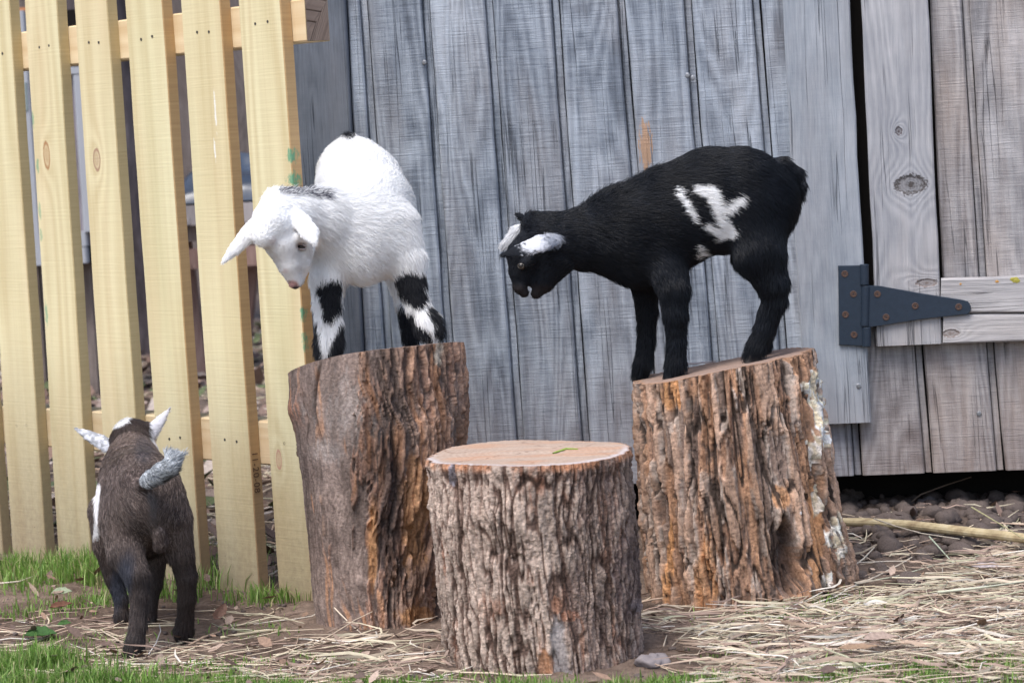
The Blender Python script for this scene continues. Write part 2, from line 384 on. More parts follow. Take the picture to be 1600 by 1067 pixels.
# ------------------------------------------------------------------ shed
def WP(u, z, off=0.0): return W0 + WU*u + WN*off + np.array((0, 0, z))
def wuz(P): q = np.asarray(P)-W0; return q@WU, q[2]
def wline(px0, px1, py1, off=0.0):
    """a line on the wall seen at px0 on the photo's top edge and px1 at height py1 -> u(z)"""
    (u0, z0), (u1, z1) = wuz(onW(px0, 0, off)), wuz(onW(px1, py1, off))
    return lambda z: u0 + (u1-u0)*(z-z0)/(z1-z0)
ZB = wuz(onW(1450, 739))[1]; ZT = 1.75
dk, lt, wm = (0.175, 0.202, 0.245), (0.445, 0.495, 0.565), (0.46, 0.41, 0.385)
pt = onW(1009, 228)
m_side = weathered('weathered_siding', dk, lt, wm, saw=0.8, contrast=0.88, warm_amt=0.45, rings=1.2, patches=[(pt, (0.0095, 0.034), (0.56, 0.35, 0.22))])
m_sideR = weathered('weathered_siding_warm', (0.17, 0.165, 0.175), (0.43, 0.415, 0.42), (0.48, 0.37, 0.30), saw=0.75, contrast=0.85, warm_amt=0.7, rings=1.2)
m_trim = weathered('weathered_trim', (0.24, 0.272, 0.315), (0.43, 0.46, 0.505), (0.42, 0.36, 0.33), saw=0.2, contrast=0.72, rings=0.5, fine=1.1)
m_corner = weathered('corner_board_grain', (0.10, 0.115, 0.14), (0.235, 0.26, 0.305), (0.25, 0.22, 0.20), saw=0.15, contrast=0.7, rings=0.2, fine=0.9)  # dark board, its colour lowered further to hold the fence's shade
kn = onW(1423, 289, 0.02)
m_stile = weathered('knotty_board', (0.27, 0.28, 0.31), (0.47, 0.47, 0.49), (0.48, 0.37, 0.29), saw=0.15, contrast=0.75, rings=1.1, fine=1.0,
                    knots=[(kn, (0.023, 0.0145), (0.055, 0.043, 0.037)), (onW(1404, 205, 0.02), (0.005, 0.006), (0.07, 0.05, 0.05)), (onW(1448, 442, 0.02), (0.016, 0.006), (0.2, 0.15, 0.13))])
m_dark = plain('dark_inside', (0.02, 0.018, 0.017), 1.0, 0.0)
m_roof = plain('roof_felt', (0.07, 0.07, 0.075), 0.95)
shed = tag(empty('shed', tuple(WP(0, 0))), 'weathered grey timber shed with vertical boards, partly behind the goats', 'shed')
def child(o): return childify(o, shed)

g = [wline(541, 577, 700), wline(572, 622, 700), wline(669, 718, 700), wline(768, 818, 690), wline(872, 920, 685), wline(975, 1030, 690),
     wline(1079, 1133, 690), wline(1187, 1240, 690), wline(1292, 1344, 700)]
lipw = 0.0108
def siding(gl, gr, zb, zt, mat, off=0.0):
    o = plank('siding_board', WP(gl(zb)+0.0014, zb, off), WP(gr(zb)-lipw, zb, off), WP(gl(zt)+0.0014, zt, off), WP(gr(zt)-lipw, zt, off), WN, 0.019, mat, None, seg=30, ch=0.0022, jit=0.0009, lip=(lipw-0.0008, 0.009))
    return child(o)
for i in range(8): siding(g[i], g[i+1], ZB, ZT, m_side)
# below and beyond the door
s = [wline(1292, 1344, 700), wline(1397, 1457, 738), wline(1507, 1569, 733), wline(1620, 1678, 733), wline(1730, 1790, 733), wline(1840, 1900, 733)]
zd = wuz(onW(1420, 538, 0.012))[1]
for i in range(5): siding(s[i], s[i+1], ZB, zd+0.03, m_sideR)
sbk = plank('siding_backing', WP(g[0](0)-0.03, ZB+0.004, -0.0195), WP(s[5](0), ZB+0.004, -0.0195), WP(g[0](0)-0.03, ZT, -0.0195), WP(s[5](0), ZT, -0.0195), WN, 0.01, m_dark, None, seg=1); child(sbk)
# corner board: only as wide as it is; left of it the shed's side wall starts
uc = g[0]; uL = wuz(onW(452, 0))[0]
child(plank('corner_board', WP(uL, ZB+0.002, 0.012), WP(uc(ZB)-0.0005, ZB+0.002, 0.012), WP(uL, ZT, 0.012), WP(uc(ZT)-0.0005, ZT, 0.012), WN, 0.03, m_corner, None, seg=20, ch=0.002))
# side wall, back, roof, floor -> closed body
uR = s[5](0.4)
def box_part(name, pts, mat):
    o = link(name, mesh(name, pts, [(0, 1, 2, 3), (7, 6, 5, 4), (0, 4, 5, 1), (1, 5, 6, 2), (2, 6, 7, 3), (3, 7, 4, 0)]), mat); return child(o)
def wbox(name, u0, u1, o0, o1, z0, z1, mat):
    return box_part(name, [WP(u0, z0, o0), WP(u1, z0, o0), WP(u1, z1, o0), WP(u0, z1, o0), WP(u0, z0, o1), WP(u1, z0, o1), WP(u1, z1, o1), WP(u0, z1, o1)], mat)
for k in range(12):
    wbox('side_board', uL, uL+0.018, -0.0305-0.15*k, -0.0305-0.15*k-0.142, ZB+0.01, ZT, m_side)
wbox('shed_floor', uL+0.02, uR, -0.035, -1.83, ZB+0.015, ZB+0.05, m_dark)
wbox('gap_light_block', uL+0.07, uR-0.01, -0.15, -0.19, -0.02, ZB+0.014, m_dark)  # added near-black board that keeps light out of the gap under the siding
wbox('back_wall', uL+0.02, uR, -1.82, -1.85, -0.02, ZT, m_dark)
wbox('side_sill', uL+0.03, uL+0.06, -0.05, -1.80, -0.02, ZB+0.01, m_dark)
wbox('far_side', uR+0.002, uR+0.02, 0.0, -1.84, ZB, ZT, m_side)
wbox('roof', uL-0.12, uR+0.12, 0.16, -2.0, ZT+0.003, ZT+0.05, m_roof)
# jamb trim
tj = [wuz(onW(1222, 0, 0.02))[0], wuz(onW(1327.5, 0, 0.02))[0]]
jl, jr = wline(1222, 1259, 661, 0.02), wline(1327.5, 1361.5, 661, 0.02); zj = wuz(onW(1330, 661, 0.02))[1]
child(plank('jamb_board', WP(jl(zj), zj, 0.02), WP(jr(zj), zj, 0.02), WP(jl(ZT), ZT, 0.02), WP(jr(ZT), ZT, 0.02), WN, 0.0185, m_trim, None, seg=30, ch=0.002, jit=0.0012))
# dark reveal behind the gap
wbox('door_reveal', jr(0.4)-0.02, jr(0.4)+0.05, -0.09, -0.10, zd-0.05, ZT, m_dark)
# ---- door (stile, recessed boards, ledges)
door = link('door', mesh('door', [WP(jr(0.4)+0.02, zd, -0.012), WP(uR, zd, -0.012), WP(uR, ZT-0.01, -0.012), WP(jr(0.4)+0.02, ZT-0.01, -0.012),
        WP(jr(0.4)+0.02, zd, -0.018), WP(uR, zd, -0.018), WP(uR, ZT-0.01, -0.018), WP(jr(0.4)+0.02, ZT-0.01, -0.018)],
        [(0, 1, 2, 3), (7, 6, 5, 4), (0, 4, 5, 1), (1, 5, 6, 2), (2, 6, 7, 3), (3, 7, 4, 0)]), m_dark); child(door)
def dchild(o): o.parent = door; return o
sl, sr = wline(1345, 1370.5, 540, 0.02), wline(1450, 1472, 540, 0.02)
zst = wuz(onW(1420, 539, 0.02))[1]
dchild(plank('stile', WP(sl(zst), zst, 0.02), WP(sr(zst), zst, 0.02), WP(sl(ZT-.02), ZT-.02, 0.02), WP(sr(ZT-.02), ZT-.02, 0.02), WN, 0.02, m_stile, None, seg=30, ch=0.002, jit=0.001))
dg = [wline(1452, 1476, 540), wline(1514, 1541, 430), wline(1619, 1646, 430), wline(1724, 1751, 430), wline(1830, 1857, 430)]
for i in range(4):
    dchild(plank('door_board', WP(dg[i](zst)+0.001, zst+.002, 0.002), WP(dg[i+1](zst)-lipw, zst+.002, 0.002), WP(dg[i](ZT-.02)+0.001, ZT-.02, 0.002), WP(dg[i+1](ZT-.02)-lipw, ZT-.02, 0.002), WN, 0.0125, m_sideR, None, seg=20, ch=0.002, jit=0.0008, lip=(lipw-0.0004, 0.006)))
def hboard(name, xl, yl0, yl1, yr0, yr1, mat, off=0.022, th=0.019):
    """horizontal board from its left end (top yl0, bottom yl1) to the photo's right edge"""
    (ua, za), (ub, zb) = wuz(onW(xl, yl1, off)), wuz(onW(xl+0.0, yl0, off)); (uc_, zc), (ud_, zd2) = wuz(onW(1600, yr1, off)), wuz(onW(1600, yr0, off))
    e = (uR-0.02-ua)/(uc_-ua); zc = za+(zc-za)*e; zd2 = zb+(zd2-zb)*e; u2 = uR-0.02
    LB, RB, LT, RT2 = WP(ub+0.001, zb, off), WP(ua, za, off), WP(u2, zd2, off), WP(u2, zc, off)
    return dchild(plank(name, LB, RB, LT, RT2, WN, th, mat, None, seg=26, ch=0.0022, jit=0.001))
m_ledge = weathered('pale_ledge', (0.30, 0.29, 0.30), (0.56, 0.54, 0.54), (0.56, 0.48, 0.42), saw=0.0, contrast=0.6, rings=0.9, fine=0.8, mud=False,
                    knots=[(onW(1486, 521, 0.022), (0.012, 0.006), (0.22, 0.17, 0.15))])
hboard('ledge_board', 1469.5, 436.5, 489.5, 430.5, 489.3, m_ledge)
hboard('ledge_board', 1473, 491.2, 537, 490.8, 533, m_ledge)
# lichen spots on the upper ledge
m_lich = plain('lichen_yellow', (0.42, 0.38, 0.08), 0.95, bump=0.8, bscale=600, var=0.4); m_lich2 = plain('lichen_orange', (0.55, 0.30, 0.10), 0.95, bump=0.8, bscale=600, var=0.4)
def blob(name, c, rx, rz, h, mat, nrm, uax, n=14):
    V = [np.array(c)+nrm*h]; 
    for k in range(n):
        a = 2*math.pi*k/n; q = 0.75+0.5*random.random(); V.append(np.array(c)+uax*rx*q*math.cos(a)+np.array((0, 0, 1))*rz*q*math.sin(a)*1.0+nrm*h*0.4)
    for k in range(n): V.append(V[1+k]*1.0 + (V[1+k]-V[0])*0.12 - nrm*h*0.5)
    Fc = [(0, 1+k, 1+(k+1) % n) for k in range(n)] + [(1+k, 1+n+k, 1+n+(k+1) % n, 1+(k+1) % n) for k in range(n)]
    Fc = [f[::-1] for f in Fc]
    return link(name, mesh(name, V, Fc), mat)
for (px, py, r_, mt) in ((1587, 438, 5.5, m_lich), (1557.5, 440, 3, m_lich2), (1501, 444, 2, m_lich2), (1582, 436, 3.5, m_lich)):
    dchild(blob('lichen', onW(px, py, 0.0225), r_*0.0009, r_*0.0007, 0.0012, mt, WN, WU))
# ---- hinge
m_blue = plain('blue_black_paint', (0.018, 0.031, 0.052), 0.5, 0.45, 0.0, bump=0.25, bscale=160, var=0.25)
m_rust = plain('rusty_steel', (0.12, 0.075, 0.06), 0.7, 0.4, 0.4, bump=0.6, bscale=700, var=0.45)
m_zinc = plain('bare_steel', (0.30, 0.31, 0.33), 0.45, 0.5, 0.7, var=0.3)
def wplate(name, pxs, off, th, mat):
    n = len(pxs); c = np.mean([onW(x, y, off) for x, y in pxs], 0)
    fr = [onW(x, y, off) for x, y in pxs]; e = 0.0009
    ins = [p+(c-p)/np.linalg.norm(c-p)*e for p in fr]
    V = ins + [p-WN*e for p in fr] + [p-WN*th for p in fr]
    Fc = [tuple(range(n))[::-1]] + [(k, (k+1) % n, n+(k+1) % n, n+k) for k in range(n)] + [(n+k, n+(k+1) % n, 2*n+(k+1) % n, 2*n+k) for k in range(n)]
    return link(name, mesh(name, V, Fc), mat)
hinge = wplate('hinge', [(1309.5, 415), (1345, 414.5), (1350, 541), (1311, 539)], 0.0245, 0.004, m_blue); child(hinge)
def hchild(o): o.parent = hinge; return o
hchild(wplate('strap', [(1357, 446), (1375, 447), (1440, 458.5), (1506, 469), (1513, 471.5), (1517, 478), (1517, 486), (1513, 490.5), (1440, 499), (1375, 509), (1357, 511)], 0.0265, 0.0035, m_blue))
for (ya, yb, xa, xb) in ((413, 445.3, 1350.5, 1351.5), (446.6, 509.7, 1351.5, 1354), (511, 541.5, 1354, 1355)):
    A = onW(xa, yb, 0.0235); B = onW(xb-1.2, ya, 0.0235); Ln = np.linalg.norm(B-A); r_ = 0.0063
    hchild(lathe('knuckle', [(r_*0.85, 0), (r_, 0.0008), (r_, Ln-0.0008), (r_*0.85, Ln)], B-A, A, m_blue, n=18))
scr0 = None
for (x, y, of) in ((1320, 428, .0247), (1333.5, 459.5, .0247), (1321, 491.5, .0247), (1334.5, 523, .0247), (1371, 459.5, .0267), (1384.5, 495.5, .0267), (1430, 478, .0267), (1498, 479.5, .0267)):
    p = onW(x, y, of)
    if scr0 is None:
        scr0 = hchild(lathe('screw', [(0.0046, -0.001), (0.0048, 0.0004), (0.0036, 0.0008), (0.0030, 0.0003), (0.0012, 0.0004), (0.0009, -0.0004)], WN, (0, 0, 0), m_rust, n=14)); scr0.location = tuple(p)
    else:
        o = scr0.copy(); S.collection.objects.link(o); o.location = tuple(p)
# nails in the boards
nl0 = None
for (x, y, of) in ((1341.5, 603, 0.0203), (1279, 603, 0.0203), (1529.5, 646, 0.0003), (1074.5, 118, 0.0003), (663, 98, .0003), (1083, 122, .0003)):
    if nl0 is None: nl0 = lathe('nail', [(0.0032, -0.001), (0.0034, 0.0006), (0.0026, 0.001), (0.0004, 0.0011)], WN, (0, 0, 0), m_zinc, n=12); o = nl0
    else: o = nl0.copy(); S.collection.objects.link(o)
    o.location = tuple(onW(x, y, of)); child(o)

# ------------------------------------------------------------------ picket fence
wood_c = dict(base=(0.62, 0.515, 0.285), pale=(0.80, 0.72, 0.455), orange=(0.74, 0.56, 0.34), tint=(0.66, 0.68, 0.42))
gm = (0.06, 0.33, 0.20)
def fk(px, py): return onF(px, py, 0.0)
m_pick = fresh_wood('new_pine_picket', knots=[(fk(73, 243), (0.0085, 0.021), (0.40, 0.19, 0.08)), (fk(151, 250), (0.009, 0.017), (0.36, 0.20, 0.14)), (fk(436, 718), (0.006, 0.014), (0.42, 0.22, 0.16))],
    green=[(fk(51, 186), (0.004, 0.012), gm, 0.75), (fk(59, 258), (0.004, 0.012), gm, 0.75), (fk(62, 330), (0.004, 0.012), gm, 0.6), (fk(64, 368), (0.004, 0.01), gm, 0.6), (fk(72, 490), (0.004, 0.02), gm, 0.7),
           (onF(458, 243, 0), (0.014, 0.011), gm, 0.95), (onF(461, 281, 0), (0.016, 0.012), gm, 0.95), (onF(477, 492, 0), (0.012, 0.012), gm, 0.9), (onF(479, 535, 0), (0.010, 0.018), gm, 0.8),
           (fk(336, 172), (0.0022, 0.03), (0.9, 0.9, 0.85), 0.6), (fk(335.5, 233), (0.0022, 0.017), (0.9, 0.9, 0.85), 0.7)], **wood_c)
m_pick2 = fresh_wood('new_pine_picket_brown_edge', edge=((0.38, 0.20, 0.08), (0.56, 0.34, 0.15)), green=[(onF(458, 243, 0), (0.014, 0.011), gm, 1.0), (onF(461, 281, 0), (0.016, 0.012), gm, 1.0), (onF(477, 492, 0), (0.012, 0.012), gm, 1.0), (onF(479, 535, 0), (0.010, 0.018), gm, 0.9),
           (fk(336, 172), (0.0022, 0.03), (0.9, 0.9, 0.85), 1.0), (fk(335.5, 233), (0.0022, 0.017), (0.9, 0.9, 0.85), 1.0)], knots=[(fk(436, 718), (0.006, 0.014), (0.42, 0.22, 0.16))], **wood_c)
m_rail = fresh_wood('new_pine_rail', base=(0.68, 0.50, 0.28), pale=(0.84, 0.69, 0.45), orange=(0.74, 0.52, 0.3))
fence = tag(empty('picket_fence', tuple(F0)), 'new pale yellow pine picket fence running back at the left', 'fence')
def fchild(o): return childify(o, fence)
def FP(u, z, off=0.0): return F0 + FU*u + FN*off + np.array((0, 0, z))
def fuz(P): q = np.asarray(P)-F0; return q@FU, q[2]
TH = 0.0165
# (face left at top, face right at top, face left at y, face right at y, y, bottom z)
pk = [(-178, -122, -131, -69, 800), (-107, -58, -59, 0, 800), (-35, 14, 15, 67.5, 800), (38, 88.5, 87, 138, 800), (115, 166, 159, 212, 655), (194, 252.6, 250, 306.5, 780), (281.6, 342.6, 334.5, 396, 780), (371.6, 437, 425.5, 492, 780)]
nail_f = None; m_nail = plain('nail_head', (0.09, 0.08, 0.07), 0.6, 0.4, 0.5)
for i, (a, b, c, d, y) in enumerate(pk):
    (ua, za), (ub, zb) = fuz(onF(a, 0)), fuz(onF(b, 0)); (uc_, zc), (ud_, zd3) = fuz(onF(c, y)), fuz(onF(d, y))
    L = lambda z: ua+(uc_-ua)*(z-za)/(zc-za)
    Rr = lambda z: ub+(ud_-ub)*(z-zb)/(zd3-zb)
    zt = 0.95; z0 = -0.02
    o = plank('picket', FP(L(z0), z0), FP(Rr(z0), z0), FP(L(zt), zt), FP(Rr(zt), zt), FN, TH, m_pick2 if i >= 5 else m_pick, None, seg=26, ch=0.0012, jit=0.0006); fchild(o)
    if i in (3, ): o['label'] = 'picket with an oval knot and a chewed green-stained edge'
    if i == 7: o['label'] = 'last picket beside the shed, green paint marks on its edge'
    if i == 6:      # stamped date along the picket's edge
        tc = bpy.data.curves.new('stamped_date', 'FONT'); tc.body = '11-20-08'; tc.size = 0.0135; tc.space_character = 1.12; tc.extrude = 0.00005
        to = bpy.data.objects.new('tmp_text', tc); S.collection.objects.link(to); bpy.context.view_layer.update()
        tm = bpy.data.meshes.new_from_object(to.evaluated_get(bpy.context.evaluated_depsgraph_get())); bpy.data.objects.remove(to)
        zs = fuz(onF(401, 707))[1]; zf = fuz(onF(409, 786))[1]; A_ = FP(Rr(zs), zs, -.0028); B_ = FP(Rr(zf), zf, -.0028); X_ = (B_-A_)/np.linalg.norm(B_-A_); N_ = FU; Y_ = np.cross(N_, X_)
        A_ = A_+FU*.0004; tm.transform(Matrix(((X_[0], Y_[0], N_[0], A_[0]), (X_[1], Y_[1], N_[1], A_[1]), (X_[2], Y_[2], N_[2], A_[2]), (0, 0, 0, 1))))
        tm.name = 'stamped_date'; to = link('stamped_date', tm, plain('stamp_ink', (0.09, 0.05, 0.035), 0.8), o); to['label'] = 'date 11-20-08 stamped in dark ink'
        o['label'] = 'picket with a white drip and a date stamped on its edge'
    # two nails at each rail
    for (ft, py_t) in ((0, None), (1, None)):
        cpx = (a+b)/2+ (5 if ft == 0 else 45)
        yt = (54-0.1187*cpx + 113-.0995*cpx)/2 if ft == 0 else (634+.058*cpx+692+.0825*cpx)/2+1
        zz = fuz(onF(cpx, yt))[1]
        for fr in (0.38, 0.68):
            p = FP(L(zz)*(1-fr)+Rr(zz)*fr, zz+random.uniform(-.003, .003), 0.0001)
            if nail_f is None: nail_f = lathe('nail', [(0.0018, -0.001), (0.0020, 0.0002), (0.0012, 0.0001)], FN, (0, 0, 0), m_nail, n=8); q = nail_f
            else: q = nail_f.copy(); S.collection.objects.link(q)
            q.location = tuple(p); q.parent = o
RO = -TH-0.0006
# rails
def rail(pts, th=0.038):
    (ul, zlt), (_, zlb), (ur, zrt), (_, zrb) = [fuz(onF(x, y, RO)) for x, y in pts]
    e0 = -0.55
    f = lambda za, zb, u: za+(zb-za)*(u-ul)/(ur-ul)
    LB, RB, LT, RT2 = FP(e0, f(zlt, zrt, e0), RO), FP(e0, f(zlb, zrb, e0), RO), FP(ur, zrt, RO), FP(ur, zrb, RO)
    return fchild(plank('rail', LB, RB, LT, RT2, FN, th, m_rail, None, seg=20, ch=0.002, jit=0.0004))
rail([(0, 54), (0, 113), (475, -2), (475, 66)])
rail([(0, 634), (0, 692), (445, 660), (445, 729)])
# end grain cap of the top rail is darker, weathered wood
m_end = weathered('rail_end_grain', (0.17, 0.12, 0.095), (0.34, 0.26, 0.21), (0.3, 0.2, 0.15), saw=0.6, mud=False)
(ue, zt_), (_, zb_) = fuz(onF(475, -2, RO)), fuz(onF(475, 66, RO))
def fbox(name, u0, u1, o0, o1, z0, z1, mat, par=fchild):
    o = link(name, mesh(name, [FP(u0, z0, o0), FP(u1, z0, o0), FP(u1, z1, o0), FP(u0, z1, o0), FP(u0, z0, o1), FP(u1, z0, o1), FP(u1, z1, o1), FP(u0, z1, o1)],
        [(0, 1, 2, 3), (7, 6, 5, 4), (0, 4, 5, 1), (1, 5, 6, 2), (2, 6, 7, 3), (3, 7, 4, 0)], uv=np.random.default_rng(1).random((8, 2))*0.05), mat)
    return par(o) if par else o
eo = fbox('end_grain', ue+0.0002, ue+0.0012, RO-0.001, RO-0.037, zb_+0.001, zt_-0.001, m_end)
# fence post behind the pickets, out to the left of the picture, and a bracket block fixing the rail to the shed corner
fbox('post', -0.60, -0.52, RO-0.039, RO-0.13, -0.02, 0.85, m_rail)
#bo = fbox('wall_cleat', ue-0.075, ue-0.002, RO-0.0395, RO-0.30, zb_+0.004, zt_, m_end)

# ------------------------------------------------------------------ behind the fence
def bbox(name, Y, x0, x1, y0, y1, depth, mat, par=None, yaw=0.0, bevel=0.004):
    """board-like box facing the viewer at depth Y, its front rectangle given in photo pixels"""
    c = atY((x0+x1)/2, (y0+y1)/2, Y); hw = (x1-x0)/2*Y/F_PX; hz = (y1-y0)/2*Y/F_PX; ca, sa = math.cos(yaw), math.sin(yaw)
    u = np.array((ca, -sa, 0)); n_ = np.array((-sa, -ca, 0)); z = np.array((0, 0, 1.0))
    return plank(name, c-u*hw-z*hz, c+u*hw-z*hz, c-u*hw+z*hz, c+u*hw+z*hz, n_, depth, mat, par, seg=4, ch=bevel)
m_white = plain('old_white_paint', (0.42, 0.44, 0.48), 0.6, 0.3, var=0.08, bscale=30, bump=0.2)
m_lilac = weathered('faded_panel', (0.20, 0.18, 0.20), (0.33, 0.30, 0.33), (0.30, 0.25, 0.25), saw=0.1, contrast=0.6, mud=False)
m_old = weathered('old_brown_boards', (0.17, 0.135, 0.12), (0.31, 0.26, 0.235), (0.28, 0.22, 0.185), saw=0.3, contrast=0.9, mud=False)
m_grn = plain('grey_green_paint', (0.30, 0.36, 0.36), 0.7, var=0.15)
# hutch
hut = tag(empty('cabinet', tuple(onG(85, 455))), 'old white framed cabinet on legs behind the leftmost pickets', 'cabinet')
YH = 6.0; hut.location = (atY(85, 400, YH)[0], YH, 0)
def hc(o): return childify(o, hut)
hc(bbox('side_panel', YH, 8, 52, 20, 412, 0.30, m_white)); hc(bbox('front_panel', YH+0.02, 52, 134, 116, 386, 0.02, m_lilac))
hc(bbox('frame_rail', YH, 52, 136, 106, 117, 0.035, m_white)); hc(bbox('frame_rail', YH, 52, 136, 364, 387, 0.035, m_white)); hc(bbox('frame_rail', YH, 52, 136, 388.5, 413, 0.035, m_white))
hc(bbox('frame_stile', YH-0.001, 122, 140, 118, 362, 0.035, m_white)); hc(bbox('vent', YH-0.003, 26, 44, 130, 173, 0.03, m_grn))
hc(bbox('cabinet_body', YH+0.045, 10, 146, 20, 412, 0.30, m_dark))
zl = atY(80, 412, YH)[2]
for xx in (20, 128):
    c = atY(xx, 412, YH+0.08); hc(plank('leg', (c[0]-.02, c[1], -.02), (c[0]+.02, c[1], -.02), (c[0]-.02, c[1], c[2]-.002), (c[0]+.02, c[1], c[2]-.002), (0, -1, 0), 0.04, m_old, None, seg=3))
    hc(plank('leg', (c[0]-.02, c[1]+.22, -.02), (c[0]+.02, c[1]+.22, -.02), (c[0]-.02, c[1]+.22, c[2]-.002), (c[0]+.02, c[1]+.22, c[2]-.002), (0, -1, 0), 0.04, m_old, None, seg=3))
# planks on the cabinet top
pl = bbox('plank', YH+0.01, 28, 52, 12, 20, 0.3, plain('orange_plank', (0.5, 0.22, 0.1)), None)
tag(pl, 'orange-brown plank lying on the white cabinet behind the fence', 'plank')
# tree
m_bark2 = NT('dark_bark'); n = m_bark2; v = n.obj(); no = n.noise(n.map(v, (16, 16, 4)), 1, 5, 0.65)
n.col(n.ramp(no, [(0.3, (0.045, 0.036, 0.036)), (0.55, (0.12, 0.10, 0.105)), (0.75, (0.22, 0.19, 0.2))])); n.nrm(n.bump(no, 1.0, 0.02)); n.rough(0.95); m_bark2 = m_bark2.m
YT = 7.2; tb = atY(200, 478, YT)
tree = tag(empty('tree', (tb[0], YT, 0)), 'rough dark tree trunk seen between the pickets', 'tree')
def trunk(name, pts, rad, mat, sides=28, amp=0.12, s=1):
    P = np.array(pts); K = 60; t = np.linspace(0, 1, K); tt = np.linspace(0, 1, len(P))
    C = np.stack([np.interp(t, tt, P[:, k]) for k in range(3)], 1); r = np.interp(t, tt, rad); a = np.linspace(0, 2*np.pi, sides, endpoint=False)
    X = C[:, None, 0]+r[:, None]*np.cos(a)*(1+amp*(ridge(np.cos(a)*3, np.sin(a)*3, t[:, None]*3, s)-0.5)*2)
    Y = C[:, None, 1]+r[:, None]*np.sin(a)*(1+amp*(ridge(np.cos(a)*3, np.sin(a)*3, t[:, None]*3, s)-0.5)*2)
    Z = np.repeat(C[:, None, 2], sides, 1); V = np.stack([X, Y, Z], -1).reshape(-1, 3); i = np.arange(K-1)[:, None]*sides; j = np.arange(sides)[None]
    Fc = np.stack([i+j, i+(j+1) % sides, i+sides+(j+1) % sides, i+sides+j], -1).reshape(-1, 4)
    return link(name, mesh(name, V, Fc, smooth=True), mat)
o = trunk('trunk', [(tb[0], YT, -.05), (tb[0]-.01, YT, .5), (tb[0]-.03, YT+.02, 1.3), (tb[0], YT, 2.6)], [.125, .105, .095, .07], m_bark2); childify(o, tree)
for (dx, dy, dz, r0) in ((.7, .2, 3.3, .045), (-.8, .3, 3.5, .045), (.2, -.4, 3.6, .04)):
    o = trunk('limb', [(tb[0], YT, 2.3), (tb[0]+dx*.5, YT+dy*.5, 2.9), (tb[0]+dx, YT+dy, dz)], [r0, r0*.7, r0*.3], m_bark2, 10); childify(o, tree)
nl = 2600; cc = rng.normal(0, 1, (nl, 3)); cc /= np.linalg.norm(cc, axis=1, keepdims=True); cc = cc*(rng.random((nl, 1))**.4)*np.array((1.3, 1.1, .7))+np.array((tb[0], YT, 3.6))
du = rng.normal(0, 1, (nl, 3))*.035; dv = rng.normal(0, 1, (nl, 3))*.025
Vl = np.stack([cc-du, cc+dv, cc+du, cc-dv], 1).reshape(-1, 3); Fl = np.arange(nl*4).reshape(-1, 4)
childify(link('crown', mesh('crown', Vl, Fl), plain('tree_leaf', (0.06, 0.12, 0.03))), tree)
# old plywood wall far back
wall = tag(empty('timber_wall', tuple(atY(330, 300, 8.3))), 'faded brown board wall far behind the picket fence', 'wall'); wall.location[2] = 0
for k in range(9):
    xa = -160+k*85; a0 = atY(xa, 300, 8.3)[0]; b0 = atY(xa+83.5, 300, 8.3)[0]
    childify(plank('wall_board', (a0, 8.3, .1), (b0, 8.3, .1), (a0, 8.3, 2.3), (b0, 8.3, 2.3), (0, -1, 0), .03, m_old, None, seg=4), wall)
# bench of old boards with a tarp
m_tarp = NT('dark_tarp'); n = m_tarp; v = n.obj(); no = n.noise(v, 6, 2); n.col(n.ramp(no, [(0.3, (0.02, 0.028, 0.045)), (0.7, (0.09, 0.115, 0.16))])); n.rough(0.28); n.b.inputs['Specular IOR Level'].default_value = 0.6; m_tarp = m_tarp.m
YB = 6.3; bench = tag(empty('bench', (atY(340, 400, YB)[0], YB, 0)), 'rough bench of old pale boards behind the fence', 'bench')
m_pale = weathered('pale_old_board', (0.30, 0.28, 0.29), (0.50, 0.47, 0.48), (0.45, 0.36, 0.32), saw=0.1, contrast=0.6, mud=False)
m_red = weathered('reddish_board', (0.24, 0.15, 0.13), (0.40, 0.28, 0.25), (0.42, 0.22, 0.15), saw=0.1, contrast=0.6, mud=False)
def bc(o): return childify(o, bench)
bc(bbox('board', YB, 245, 480, 318, 348, 0.5, m_pale)); bc(bbox('board', YB+.03, 262, 470, 350, 374, 0.04, m_old)); bc(bbox('board', YB+.01, 250, 476, 386, 417, 0.03, m_red))
for (x, sp) in ((276, -14), (392, 22), (462, 0)):
    A = atY(x, 350, YB+.10); B = atY(x+sp*-1.6, 470, YB+.10)
    bc(plank('leg', (B[0]-.03, YB+.10, -.03), (B[0]+.03, YB+.10, -.03), (A[0]-.03, YB+.10, A[2]), (A[0]+.03, YB+.10, A[2]), (0, -1, 0), .04, m_red, None, seg=3))
zb_top = atY(350, 318, YB)[2]; xa, xb = atY(262, 330, YB)[0], atY(440, 330, YB)[0]
U, Vv = np.meshgrid(np.linspace(0, 1, 90), np.linspace(0, 1, 60)); TX = xa+(xb-xa)*U; TY = YB+.02+.42*Vv
hgt = .095*np.sin(np.pi*np.clip(U, 0, 1))**.4*np.sin(np.pi*Vv)**.5*(0.55+0.9*ridge(TX*6, TY*9, 0, 3, 3)) + 0.004
ii = np.arange(90*60).reshape(60, 90); Ft = np.stack([ii[:-1, :-1], ii[:-1, 1:], ii[1:, 1:], ii[1:, :-1]], -1).reshape(-1, 4)
tp = link('tarp', mesh('tarp', np.stack([TX, TY, zb_top+hgt], -1).reshape(-1, 3), Ft, smooth=True), m_tarp); tag(tp, 'crumpled dark blue tarp heaped on the old board bench', 'tarp')
